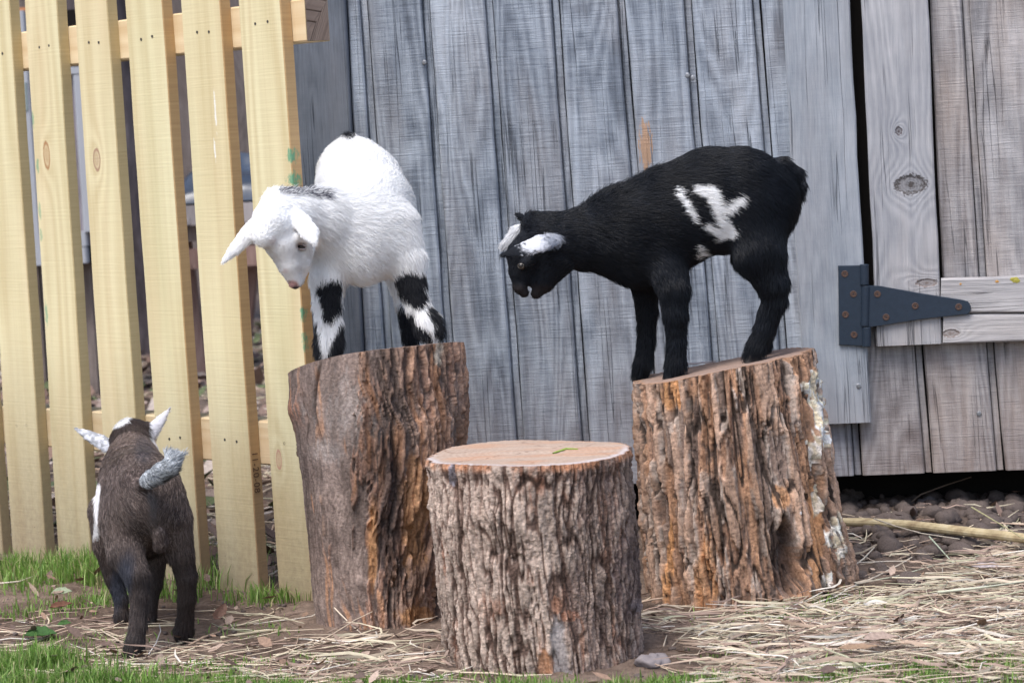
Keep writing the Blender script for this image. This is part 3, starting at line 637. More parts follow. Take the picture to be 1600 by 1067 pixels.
# ------------------------------------------------------------------ stumps
def stump(kind, Yc, prof, top_px, base_px, seed, lean=0.0):
    """prof: list of (py, x_left, x_right) silhouette; Yc centre depth. top_px: (left y, right y) of the front top rim"""
    rs = []
    for (py, xl, xr) in prof:
        P = atY((xl+xr)/2, py, Yc); rs.append((P[2], P[0], (xr-xl)/2*Yc/F_PX))
    rs = np.array(sorted(rs)); zz, cx, rr = rs[:, 0], rs[:, 1], rs[:, 2]
    NF, NB, NZ = 330, 70, 330
    th = np.r_[np.linspace(-0.62*np.pi, 0.62*np.pi, NF, endpoint=False), np.linspace(0.62*np.pi, 1.38*np.pi, NB, endpoint=False)]   # 0 = towards the viewer
    NT_ = NF+NB
    dirx, diry = np.sin(th), -np.cos(th)
    # rim heights from a tilted cut plane: z = zc + a*dx + b*dy
    zc, a, b = top_px
    rt = np.interp(zc, zz, rr); cxt = np.interp(zc, zz, cx)
    ztop = zc + a*dirx*rt + b*diry*rt + 0.0015*np.sin(3*th+seed)
    zb, ab, bb = base_px; rb = rr[0]; zbot = zb + ab*dirx*rb + bb*diry*rb
    v = np.linspace(0, 1, NZ)[:, None]
    Z = zbot[None]*(1-v)+ztop[None]*v
    CX = np.interp(Z, zz, cx); RR = np.interp(Z, zz, rr)
    TH = np.broadcast_to(th, Z.shape)
    low = (fbm(np.cos(TH)*1.3+seed, np.sin(TH)*1.3, Z*3, seed, 2)-0.5)*0.07
    return th, Z, CX, RR, low, dirx, diry, v, (zc, a, b, rt, cxt)

def finish_stump(name, label, Yc, th, Z, CX, RR, low, disp, colr, capcol_fn, dirx, diry, top, mat, mcap, deco=None):
    NZ, NT_ = Z.shape
    Rf = RR*(1+low)+disp
    X = CX+Rf*dirx; Y = Yc+Rf*diry
    V = np.stack([X, Y, Z], -1)
    root = tag(empty(name, (float(CX[0].mean()), Yc, 0)), label, 'tree stump')
    idx = np.arange(NZ*NT_).reshape(NZ, NT_); nx_ = np.roll(idx, -1, 1)
    Fc = np.stack([idx[:-1], nx_[:-1], nx_[1:], idx[1:]], -1).reshape(-1, 4)
    colr = np.clip(colr*np.array((1.20, 1.12, 1.07)), 0, .85)
    bark = link('bark', mesh('bark', V.reshape(-1, 3), Fc, colr.reshape(-1, 3), smooth=True), mat); childify(bark, root)
    # cut face: rings from the rim inwards (rim follows the smoother wood edge)
    zc, a, b, rt, cxt = top; NR = 46
    rim = V[-1]; ctr = np.array((cxt, Yc, zc)); fr = np.linspace(1, 0, NR)
    P = ctr + (rim-ctr)[None]*fr[:, None, None]
    rad = np.linalg.norm((rim-ctr), axis=1)[None]*fr[:, None]
    tx, ty = P[..., 0]-ctr[0], P[..., 1]-ctr[1]
    P[..., 2] = zc + a*tx + b*ty + (rim[:, 2]-(zc+a*(rim[:, 0]-ctr[0])+b*(rim[:, 1]-ctr[1])))[None]*fr[:, None]**6
    P[..., 2] += (vn(tx*30+ty*260, ty*25, 0, 4)-0.5)*0.0012*(1-fr[:, None]**8)
    P[1:, :, 2] += 0.0006
    capc = capcol_fn(tx, ty, rad, fr[:, None]*np.ones_like(tx))
    dz = capc[1]; P[..., 2] -= dz
    i2 = np.arange(NR*NT_).reshape(NR, NT_); n2 = np.roll(i2, -1, 1)
    F2 = np.stack([i2[:-1], n2[:-1], n2[1:], i2[1:]], -1).reshape(-1, 4)
    cap = link('cut_face', mesh('cut_face', P.reshape(-1, 3), F2, capc[0].reshape(-1, 3), smooth=True), mcap); childify(cap, root)
    rb = V[0]; cb = np.array((rb[:, 0].mean(), Yc, rb[:, 2].mean()))
    i3 = np.r_[rb, cb[None]]; F3 = [(k, len(rb), (k+1) % len(rb)) for k in range(len(rb))]
    childify(link('underside', mesh('underside', i3, F3), m_dark), root)
    return root, V

def prismnoise(th, Rm, Z, fu, fz, warp, seed, o=3):
    """bark noise in (arc length, height) drawn on the cylinder, without a seam"""
    w = (fbm(np.cos(th)*2.2, np.sin(th)*2.2, Z*9, seed+90, 3)-0.5)*warp
    x = np.cos(th+w)*Rm*fu; y = np.sin(th+w)*Rm*fu
    return x, y, Z*fz
m_barkC = vcol('ridged_bark', 1.0, 420, 0.95, 0.12, 0.45, 0.0022)
m_barkL = vcol('weathered_bark', 1.0, 420, 0.9, 0.15, 0.40, 0.0018)
m_cut = vcol('sawn_wood', 0.5, 500, 0.8, 0.2, 0.12, 0.0006)

def bark_ridges(th, Z, seed, fu, fz, warp, Rm=0.115):
    x, y, z = prismnoise(th, Rm, Z, fu, fz, warp, seed)
    return x, y, z
# --- centre stump: deep vertical plates
CPX = lambda px, py, Y: (atY(px, py, Y)[0], atY(px, py, Y)[2])
Yc = 2.757
th, Z, CX, RR, low, dx, dy, v, top = stump('c', Yc, [(1056, 703, 1014), (990, 689, 1010), (900, 679, 1003), (800, 670, 996), (706, 667, 987), (660, 667, 985)],
    (0.228, -0.012, 0.0), (-0.012, 0, 0), 3)
THc = np.broadcast_to(th, Z.shape)
x, y, z = prismnoise(THc, 0.115, Z, 210, 22, 0.20, 5)
r1 = 1-np.abs(2*vn(x, y, z, 11)-1)              # crease lines
r1 = 1-r1**1.0
x2, y2, z2 = prismnoise(THc, 0.115, Z, 95, 12, 0.32, 8)
r2 = 1-np.abs(2*vn(x2, y2, z2, 12)-1)
x3, y3, z3 = prismnoise(THc, 0.115, Z, 360, 80, 0.3, 15)
r3 = fbm(x3, y3, z3, 13, 3)
x4, y4, z4 = prismnoise(THc, 0.115, Z, 700, 170, 0.3, 15)
r4 = vn(x4, y4, z4, 14)
plate = ss(0.03, 0.30, np.abs(2*vn(x, y, z, 11)-1))     # 0 in the furrow, 1 on the plate
plate2 = ss(0.02, 0.22, np.abs(2*vn(x2, y2, z2, 12)-1))
depthf = plate*0.55+plate2*0.45
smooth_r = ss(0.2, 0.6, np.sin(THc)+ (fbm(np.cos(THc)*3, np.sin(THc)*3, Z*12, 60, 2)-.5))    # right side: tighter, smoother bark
ter = lambda q_, n_: (np.floor(q_*n_)+ss(.0, .35, q_*n_-np.floor(q_*n_)))/n_
hgt = depthf*(0.0050-0.0026*smooth_r) + (ter(r3, 7)-0.5)*0.0085 + (r4-0.5)*0.0018 + (fbm(x2*.4, y2*.4, z2*.5, 99, 3)-.5)*.012
tip = (Z-Z[0])/(Z[-1]-Z[0])
knotc = np.exp(-(((THc+0.42)/0.22)**2+((Z-0.175)/0.018)**2)); knot2 = np.exp(-(((THc+0.18)/0.20)**2+((Z-0.135)/0.014)**2))
hgt += knotc*0.008*(0.4+r3) - knot2*0.010*ss(0.35, .6, r3) + 0.004*np.exp(-((tip-0.97)/0.04)**2)*0.6
out = ss(0.30, 0.95, depthf+ (r3-0.5)*0.5)
c = mixc((0.105, 0.072, 0.060), (0.27, 0.205, 0.175), out)
c = mixc(c, (0.46, 0.39, 0.34), 0.85*ss(0.50, 0.85, out*0.6+r4*0.25+fbm(x2*.5, y2*.5, z2*.6, 70, 3)*0.45-0.12)*(1-0.55*smooth_r))
red = ss(0.60, 0.72, fbm(np.cos(THc)*4.5, np.sin(THc)*4.5, Z*14, 75, 3)+0.10*(1-plate2)); c = mixc(c, (0.33, 0.165, 0.105), 0.55*red*ss(0.35, .65, r3))
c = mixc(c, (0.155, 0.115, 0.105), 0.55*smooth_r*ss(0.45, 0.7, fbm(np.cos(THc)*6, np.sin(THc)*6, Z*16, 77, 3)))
rimm = ss(0.955, 0.99, tip)*ss(0.35, 0.6, fbm(np.cos(THc)*7, np.sin(THc)*7, Z*2, 79, 2)); c = mixc(c, (0.50, 0.25, 0.14), 0.7*rimm)
# grey bare scar and orange split at the foot, blue-grey paint mark under the rim
px_, py_ = to_px(np.stack([CX+RR*dx, Yc+RR*dy, Z], -1)); front = np.cos(THc) > 0
def spot(cx_, cy_, sx, sy, e=0.35): return front*ss(1.15, 0.85, np.hypot((px_-cx_)/sx, (py_-cy_)/sy)+(r3-.5)*e)
sc = spot(876+(py_-1030)*.12, 1035, 14, 68, .9); c = mixc(c, (0.36, 0.35, 0.36), 0.85*sc); hgt = hgt*(1-sc*0.8)
sp = spot(852, 1040, 13, 28, 1.0); c = mixc(c, (0.42, 0.22, 0.12), 0.8*sp); hgt = hgt*(1-sp*.5)
c = mixc(c, (0.34, 0.17, 0.11), 0.6*spot(893, 963, 12, 8, 1.6)); c = mixc(c, (0.33, 0.18, 0.12), 0.55*np.maximum(spot(870, 945, 8, 14, 1.2), spot(912, 1010, 4, 42, 1.2)))
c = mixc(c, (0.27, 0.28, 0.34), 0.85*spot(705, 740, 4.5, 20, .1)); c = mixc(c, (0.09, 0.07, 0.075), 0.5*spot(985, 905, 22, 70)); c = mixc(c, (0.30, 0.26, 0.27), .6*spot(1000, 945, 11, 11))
c = c*(0.80+0.42*ss(.3, .7, fbm(np.cos(THc)*5, np.sin(THc)*5, Z*15, 147, 4)))[..., None]
c = mixc(c, (0.05, 0.037, 0.032), .75*ss(.09, .02, np.abs(2*vn(x2, y2, z2, 12)-1)))
def capC(tx, ty, rad, fr):
    ang = np.arctan2(ty, tx)
    g_ = vn(tx*14, ty*230+tx*20, 0, 3)*0.5+vn(tx*40, ty*600+tx*40, 0, 5)*0.5
    ring = 0.5+0.5*np.sin((rad*(1+0.06*np.sin(2*ang))+0.003*fbm(tx*30, ty*30, 0, 9, 2))*900)
    cc = mixc((0.36, 0.255, 0.195), (0.54, 0.425, 0.34), np.clip(g_*0.6+ring*0.34, 0, 1))
    chk = np.zeros_like(tx)
    for a_ in (0.4, 1.5, 2.7, 3.6, 4.6, 5.7): chk = np.maximum(chk, ss(.035, .0, np.abs(np.angle(np.exp(1j*(ang-a_-.15*np.sin(rad*90))))))*ss(.35, .6, fr)*.8)
    cc = mixc(cc, (0.26, 0.17, 0.12), chk)
    cc = mixc(cc, (0.50, 0.27, 0.16), 0.5*ss(0.5, 0.75, fbm(tx*18, ty*50, 0, 21, 3)))
    cc = mixc(cc, (0.56, 0.52, 0.52), 0.8*ss(0.90, 0.97, fr+(g_-.5)*0.05)*ss(-0.3, 0.2, -ty/0.11))
    cc = mixc(cc, (0.30, 0.17, 0.11), ss(0.985, 1.0, fr))
    crack = ss(0.0022, 0.0004, np.abs(ty-0.9*(tx+0.012)-0.004*np.sin(tx*160)))*ss(0.10, .08, np.abs(tx+0.02))
    cr2 = np.exp(-((tx-0.012)/0.008)**2-((ty-0.052)/0.003)**2)
    cc = mixc(cc, (0.14, 0.08, 0.06), np.clip(0.75*crack+0.8*cr2, 0, 1)); return cc, crack*0.0012+cr2*0.001
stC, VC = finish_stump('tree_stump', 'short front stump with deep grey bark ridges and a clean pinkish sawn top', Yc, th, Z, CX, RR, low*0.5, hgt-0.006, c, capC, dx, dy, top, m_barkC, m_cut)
zC = top[0]

# --- left stump: mostly smooth grey-brown wood with strips of bark peeling
YL = 3.03
top_l = (0.3192, 0.1095, -0.162)
th, Z, CX, RR, low, dx, dy, v, top = stump('l', YL, [(985, 489, 697), (930, 481, 696), (850, 474, 708), (740, 464, 722), (650, 450, 729), (590, 443, 725), (545, 441, 720), (480, 438, 714)], top_l, (-0.006, 0.01, 0.0), 9)
zL0, aL, bL = top_l; cxL = top[4]
THc = np.broadcast_to(th, Z.shape)
x2, y2, z2 = prismnoise(THc, 0.105, Z, 80, 9, 0.45, 21); x3, y3, z3 = prismnoise(THc, 0.105, Z, 300, 75, 0.3, 23); x5, y5, z5 = prismnoise(THc, 0.105, Z, 170, 19, 0.5, 27)
x4, y4, z4 = prismnoise(THc, 0.105, Z, 650, 120, 0.3, 25)
px_, py_ = to_px(np.stack([CX+RR*dx, YL+RR*dy, Z], -1)); front = np.cos(THc) > -0.2
r3 = fbm(x3, y3, z3, 31, 3); r4 = vn(x4, y4, z4, 33); r5 = fbm(x5, y5, z5, 35, 3); L1 = fbm(x2, y2, z2, 37, 4)
bare = ss(0.10, -0.28, np.sin(THc)+ (L1-.5)*0.5)            # left part: bark-free grey skin
lay1 = ss(0.47, 0.50, L1+(r3-.5)*0.12 - bare*0.35)           # first loose layer
lay2 = ss(0.52, 0.545, r5+(r3-.5)*0.10 - bare*0.3 + 0.02)
strip = front*ss(1.15, .9, np.abs((px_-(588+ (py_-600)*0.03))/ (15+4*np.sin(py_/40)) + (r3-.5)*1.2))*ss(560, 620, py_)      # long peeling strip near the middle
lay1 = np.clip(lay1+strip*ss(.42, .5, r5+.03), 0, 1)
hgt = lay1*0.0045 + lay2*0.0038 + (ter(r5, 6)-0.5)*0.008*(1-bare*.7) + (ter(r3, 6)-0.5)*0.0055*(1-bare*.6) + (r4-.5)*0.0011
crk = np.minimum(1, ss(0.010, 0.002, np.abs(THc+0.98+0.25*(fbm(Z*14, 0, 0, 5, 3)-.5)))*ss(0.30, .28, Z)*ss(.12, .15, Z) + ss(0.03, 0.008, np.abs(THc+0.62+0.12*np.sin(Z*30)))*ss(.34, .3, Z)*ss(.2, .24, Z)*.7)
hgt -= crk*0.006
kn_ = front*np.exp(-(((px_-455)/13)**2+((py_-640)/22)**2)); hgt += kn_*0.006
kn2 = front*np.exp(-(((px_-563)/9)**2+((py_-912)/12)**2)); hgt += kn2*0.005
big = fbm(np.cos(THc)*2.5, np.sin(THc)*2.5, Z*9, 45, 4)
c = mixc((0.105, 0.082, 0.074), (0.240, 0.196, 0.176), ss(.3, .7, big*.55+r3*.45))
c = mixc(c, (0.30, 0.275, 0.265), 0.75*np.maximum(front*ss(1.25, .3, np.hypot((px_-535)/50, (py_-640)/62)+(r3-.5)*1.6+(big-.5)*1.2), front*ss(1.2, .4, np.hypot((px_-505)/30, (py_-705)/22)+(r3-.5)*1.6)))
c = mixc(c, (0.30, 0.18, 0.13), 0.75*lay1*ss(.3, .6, r3)); c = mixc(c, (0.35, 0.245, 0.19), 0.7*lay2*ss(.35, .65, r3+.1*r4))
c = mixc(c, (0.38, 0.22, 0.135), 0.8*ss(.55, .68, fbm(x5*.6, y5*.6, z5*.7, 55, 3)+.03-bare*.1)*(1-lay2*.6)*ss(.3, .5, L1))
c = mixc(c, (0.46, 0.26, 0.13), 0.85*front*np.maximum(ss(1.2, .6, np.hypot((px_-582)/9, (py_-855)/75)+(r3-.5)*.8), np.maximum(ss(1.2, .8, np.hypot((px_-648)/24, (py_-800)/85)+(r3-.5)*1.1)*.8, ss(1.2, .8, np.hypot((px_-650)/30, (py_-962)/16)+(r3-.5)*.8))))
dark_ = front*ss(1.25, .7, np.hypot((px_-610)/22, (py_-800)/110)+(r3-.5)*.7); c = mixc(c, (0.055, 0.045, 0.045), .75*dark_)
c = mixc(c, (0.06, 0.045, 0.04), .8*crk)
c = mixc(c, (0.32, 0.16, 0.10), .7*kn_*ss(.4, .6, r3))
c = mixc(c, (0.56, 0.53, 0.46), .9*front*ss(1.2, .8, np.hypot((px_-688)/6, (py_-552)/22)+(r3-.5)*.6))
c = mixc(c, (0.045, 0.035, 0.032), .8*ss(.36, .24, r5)*(1-bare)*.8)
c = c*(0.72+0.62*ss(.3, .7, fbm(np.cos(THc)*5, np.sin(THc)*5, Z*13, 145, 4)))[..., None]
def capL(tx, ty, rad, fr):
    g_ = vn(tx*30, ty*300, 0, 3); cc = mixc((0.27, 0.19, 0.15), (0.40, 0.31, 0.26), g_); cc = mixc(cc, (0.2, 0.13, 0.1), ss(.96, 1, fr)); return cc, 0*tx
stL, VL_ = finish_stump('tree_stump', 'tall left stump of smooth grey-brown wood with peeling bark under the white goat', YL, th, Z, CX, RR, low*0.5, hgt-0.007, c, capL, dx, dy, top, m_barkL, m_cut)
topL = (cxL, YL, zL0, aL, bL)

# --- right stump: shredding orange-brown bark, hollow at the foot, white paint run
YR = 3.07
top_r = (0.2826, 0.1396, -0.042)
th, Z, CX, RR, low, dx, dy, v, top = stump('r', YR, [(955, 1022, 1326), (900, 1016, 1327), (850, 1011, 1313), (760, 1005, 1297), (680, 1001, 1285), (600, 999, 1272), (545, 996, 1264), (480, 994, 1262)], top_r, (-0.010, 0.0, 0.0), 14)
cxR = top[4]; topR = (cxR, YR, top_r[0], top_r[1], top_r[2])
THc = np.broadcast_to(th, Z.shape)
x1, y1, z1 = prismnoise(THc, 0.11, Z, 165, 11, 0.16, 41); x2, y2, z2 = prismnoise(THc, 0.11, Z, 85, 8, 0.22, 43); x3, y3, z3 = prismnoise(THc, 0.11, Z, 380, 48, 0.25, 45); x4, y4, z4 = prismnoise(THc, 0.11, Z, 700, 90, 0.3, 47)
px_, py_ = to_px(np.stack([CX+RR*dx, YR+RR*dy, Z], -1)); front = np.cos(THc) > -0.2
A1 = fbm(x1, y1, z1, 51, 2); A2 = fbm(x2, y2, z2, 53, 3); r3 = fbm(x3, y3, z3, 55, 3); r4 = vn(x4, y4, z4, 57)
fur_ = ss(0.02, 0.20, np.abs(2*vn(x1, y1, z1, 59)-1))
q1 = ss(0.46, 0.49, A1+(r3-.5)*.10); q2 = ss(0.50, 0.525, A2+(r3-.5)*.08); q3 = ss(0.56, 0.58, A1*.5+A2*.5+(r3-.5)*.12)
hgt = fur_*0.0040 + q1*0.0045 + q2*0.0050 + q3*.003 + (ter(r3, 6)-.5)*0.0075 + (r4-.5)*0.0012
hol = front*ss(1.2, .75, np.hypot((px_-(1228+(py_-860)*.12))/(9+ (py_-800)*.15).clip(3, 60), (py_-870)/66)+(r3-.5)*.25)
hgt -= hol*0.030; lipk = front*np.exp(-(((px_-1210)/26)**2+((py_-790)/24)**2)); hgt += lipk*0.008
butt = front*np.exp(-(((px_-1275)/38)**2))*ss(780, 900, py_); hgt += butt*0.010
c = mixc((0.10, 0.077, 0.068), (0.235, 0.18, 0.15), ss(.25, .7, r3*.6+A2*.4))
c = mixc(c, (0.32, 0.205, 0.145), .8*q1*ss(.3, .55, r3)); c = mixc(c, (0.38, 0.335, 0.30), .85*q2*ss(.40, .55, A1+.15*r4)); c = mixc(c, (0.41, 0.26, 0.175), .6*q3)
orange_ = ss(.56, .66, fbm(x2*.75, y2*.75, z2*.8, 61, 3)+.06*(1-q2)+.05*ss(600, 560, py_)); c = mixc(c, (0.40, 0.245, 0.155), .8*orange_*ss(.25, .5, r3)*(1-.5*q2))
c = mixc(c, (0.55, 0.30, 0.14), .85*front*np.maximum(ss(1.2, .8, np.hypot((px_-1054)/14, (py_-612)/26)+(r3-.5)*.9), ss(1.2, .8, np.hypot((px_-1049)/5, (py_-880)/70)+(r3-.5)*.7)))
c = mixc(c, (0.48, 0.27, 0.14), .75*front*np.maximum(ss(1.2, .8, np.hypot((px_-1218)/14, (py_-775)/18)+(r3-.5)*.9), np.maximum(ss(1.2, .8, np.hypot((px_-1105)/15, (py_-900)/60)+(r3-.5)*.9), ss(1.2, .8, np.hypot((px_-1272)/12, (py_-840)/80)+(r3-.5)*.9))))
c = mixc(c, (0.05, 0.04, 0.036), .85*ss(.42, .30, fur_*.5+r3*.4+.0)); c = mixc(c, (0.06, 0.05, 0.052), .7*hol)
wp = np.zeros_like(Z)
for (ax_, ay_, sx, sy) in ((1258, 605, 6, 9), (1268, 600, 7, 22), (1272, 635, 8, 22), (1276, 668, 9, 20), (1281, 690, 7, 14), (1271, 705, 3.5, 28), (1277, 780, 7, 26), (1290, 838, 8, 20), (1300, 830, 5, 26), (1304, 862, 5, 14), (1283, 905, 4, 12), (1289, 900, 3, 14), (1243, 800, 2, 3), (1262, 690, 3, 4)):
    wp = np.maximum(wp, front*ss(1.08, .95, np.hypot((px_-ax_)/(sx*.78), (py_-ay_)/sy)+(r3-.5)*1.2+(r4-.5)*.35))
c = mixc(c, mixc((0.58, 0.53, 0.40), (0.80, 0.79, 0.76), ss(.35, .6, r4)), .95*wp); hgt += wp*0.0012
c = c*(0.78+0.5*ss(.3, .7, fbm(np.cos(THc)*9, np.sin(THc)*9, Z*8, 146, 4)))[..., None]
c = mixc(c, (0.045, 0.035, 0.03), .8*ss(.10, .02, np.abs(2*vn(x1, y1, z1, 59)-1)))
def capR(tx, ty, rad, fr):
    g_ = vn(tx*20, ty*260, 0, 3)*.6+fbm(tx*40, ty*40, 0, 8, 3)*.4; cc = mixc((0.25, 0.17, 0.135), (0.40, 0.29, 0.235), g_); cc = mixc(cc, (0.36, 0.21, 0.13), ss(.94, 1, fr)); return cc, (g_-.5)*.002
stR, VR_ = finish_stump('tree_stump', 'right stump with shredding orange bark and a streak of white paint under the black goat', YR, th, Z, CX, RR, low*0.5, hgt-0.008, c, capR, dx, dy, top, m_barkL, m_cut)

# ------------------------------------------------------------------ goats
class Prim: pass
SK = {}
def cone(a, b, r1, r2, k, s, n_, L, fl):
    p = Prim(); p.a, p.b, p.r1, p.r2, p.k, p.s, p.n, p.L, p.fl = np.array(a), np.array(b), r1, r2, k, s, (None if n_ is None else np.array(n_)/np.linalg.norm(n_)), L, fl
    return p
def chain(out, Y0, pts, k=14, s=1.0, n_=None, L=0.012, fl=0.0):
    """pts: (px, py, dy metres, r px). k px blend radius; s>1 flattens along n_; L hair length"""
    W = [(atY(x, y, Y0+d), r*(Y0+d)/F_PX) for (x, y, d, r) in pts]
    grp = object()
    for (A, ra), (B, rb) in zip(W[:-1], W[1:]):
        out.append(cone(A, B, ra, rb, k*Y0/F_PX, s, n_, L, fl)); out[-1].g = grp
    return out[-(len(W)-1):]
def sdf1(p, P):
    Q = P-p.a
    if p.n is not None: Q = Q + p.n*((Q@p.n)*(p.s-1))[..., None]
    ab = p.b-p.a
    if p.n is not None: ab = ab + p.n*((ab@p.n)*(p.s-1))
    t = np.clip((Q@ab)/max(ab@ab, 1e-12), 0, 1)
    return np.linalg.norm(Q-t[..., None]*ab, axis=-1)-(p.r1+(p.r2-p.r1)*t)
def build_body(prims, vox, subs=()):
    lo = np.min([np.minimum(p.a, p.b)-max(p.r1, p.r2) for p in prims], 0)-4*vox; hi = np.max([np.maximum(p.a, p.b)+max(p.r1, p.r2) for p in prims], 0)+4*vox
    n = np.ceil((hi-lo)/vox).astype(int)+1
    F = np.full(n, 1.0, np.float32)
    ax = [lo[i]+vox*np.arange(n[i]) for i in range(3)]
    groups = []
    for p in prims:
        if groups and groups[-1][0].g is p.g: groups[-1].append(p)
        else: groups.append([p])
    for gr in groups:
        p = gr[0]; m = p.k*1.2+3*vox
        l_ = np.min([np.minimum(q.a, q.b)-max(q.r1, q.r2) for q in gr], 0)-m; h_ = np.max([np.maximum(q.a, q.b)+max(q.r1, q.r2) for q in gr], 0)+m
        sl = tuple(slice(max(0, int((l_[i]-lo[i])/vox)), min(n[i], int((h_[i]-lo[i])/vox)+2)) for i in range(3))
        G = np.stack(np.meshgrid(ax[0][sl[0]], ax[1][sl[1]], ax[2][sl[2]], indexing='ij'), -1)
        d = sdf1(p, G).astype(np.float32); kk = min(p.k*.35, .0035)
        for q in gr[1:]:
            e = sdf1(q, G).astype(np.float32); h = np.maximum(kk-np.abs(e-d), 0)/kk; d = np.minimum(e, d)-h*h*kk*0.25
        f = F[sl]; h = np.maximum(p.k-np.abs(f-d), 0)/p.k
        F[sl] = np.minimum(f, d)-h*h*p.k*0.25
    for p in subs:
        r = max(p.r1, p.r2)+4*vox; l_ = np.minimum(p.a, p.b)-r; h_ = np.maximum(p.a, p.b)+r
        sl = tuple(slice(max(0, int((l_[i]-lo[i])/vox)), min(n[i], int((h_[i]-lo[i])/vox)+2)) for i in range(3))
        G = np.stack(np.meshgrid(ax[0][sl[0]], ax[1][sl[1]], ax[2][sl[2]], indexing='ij'), -1)
        d = -sdf1(p, G).astype(np.float32); f = F[sl]; h = np.maximum(p.k-np.abs(f-d), 0)/p.k; F[sl] = np.maximum(f, d)+h*h*p.k*0.25
    return nets(F, lo, vox)
def nets(F, lo, vox):
    sg = F < 0; nx_, ny_, nz_ = F.shape
    cs = np.zeros((nx_-1, ny_-1, nz_-1), np.int8)
    for i in (0, 1):
        for j in (0, 1):
            for k in (0, 1): cs += sg[i:nx_-1+i, j:ny_-1+j, k:nz_-1+k]
    act = np.argwhere((cs > 0) & (cs < 8)); vid = -np.ones(cs.shape, np.int64); vid[tuple(act.T)] = np.arange(len(act))
    acc = np.zeros((len(act), 3)); cnt = np.zeros(len(act))
    cr = [(i, j, k) for i in (0, 1) for j in (0, 1) for k in (0, 1)]
    for a in cr:
        for b in cr:
            d = np.subtract(b, a)
            if d.sum() == 1 and (d >= 0).all():
                fa = F[tuple((act+a).T)]; fb = F[tuple((act+b).T)]; m = (fa < 0) != (fb < 0)
                t = np.where(m, fa/np.where(m, fa-fb, 1), 0); pt_ = np.array(a)+t[:, None]*d
                acc[m] += pt_[m]; cnt[m] += 1
    V = lo+(act+acc/cnt[:, None])*vox
    Fs = []
    for axn, (u, v_) in enumerate(((1, 2), (2, 0), (0, 1))):
        sl0 = [slice(None)]*3; sl1 = [slice(None)]*3; sl0[axn] = slice(0, -1); sl1[axn] = slice(1, None)
        A, B = sg[tuple(sl0)], sg[tuple(sl1)]; e = np.argwhere(A != B); ins = A[tuple(e.T)]
        ok = (e[:, u] > 0) & (e[:, v_] > 0) & (e[:, u] < F.shape[u]-1) & (e[:, v_] < F.shape[v_]-1); e, ins = e[ok], ins[ok]
        def g_(du, dv):
            q = e.copy(); q[:, u] += du; q[:, v_] += dv; return vid[tuple(q.T)]
        q = np.stack([g_(-1, -1), g_(0, -1), g_(0, 0), g_(-1, 0)], 1); q[~ins] = q[~ins][:, ::-1]; Fs.append(q)
    return V, np.concatenate(Fs)
def smooth_mesh(V, Fq, it=2, lam=0.5):
    for _ in range(it):
        S_ = np.zeros_like(V); C = np.zeros(len(V))
        for a, b in ((0, 1), (1, 2), (2, 3), (3, 0)):
            for s_, t_ in ((a, b), (b, a)):
                np.add.at(S_, Fq[:, s_], V[Fq[:, t_]]); np.add.at(C, Fq[:, s_], 1)
        V = V*(1-lam)+S_/C[:, None]*lam
    return V
def flow(prims, P):
    """blend of the nearest limbs' directions, hair length"""
    D = np.zeros_like(P); Lh = np.zeros(len(P)); W = np.zeros(len(P)); FL = np.zeros(len(P))
    for p in prims:
        d = sdf1(p, P); w_ = np.exp(-np.clip(d, -0.002, 1)/0.0085); ab = p.b-p.a; nn = np.linalg.norm(ab); ab = ab/nn if nn > 1e-6 else np.array((0, 0, -1.0))
        D += w_[:, None]*ab; Lh += w_*p.L; FL += w_*p.fl; W += w_
    return D/(np.linalg.norm(D, axis=1, keepdims=True)+1e-9), Lh/W, FL/W
def normals(V, Fq):
    fn = np.cross(V[Fq[:, 2]]-V[Fq[:, 0]], V[Fq[:, 3]]-V[Fq[:, 1]]); N = np.zeros_like(V)
    for k in range(4): np.add.at(N, Fq[:, k], fn)
    return N/(np.linalg.norm(N, axis=1, keepdims=True)+1e-12), np.linalg.norm(fn, axis=1)/2

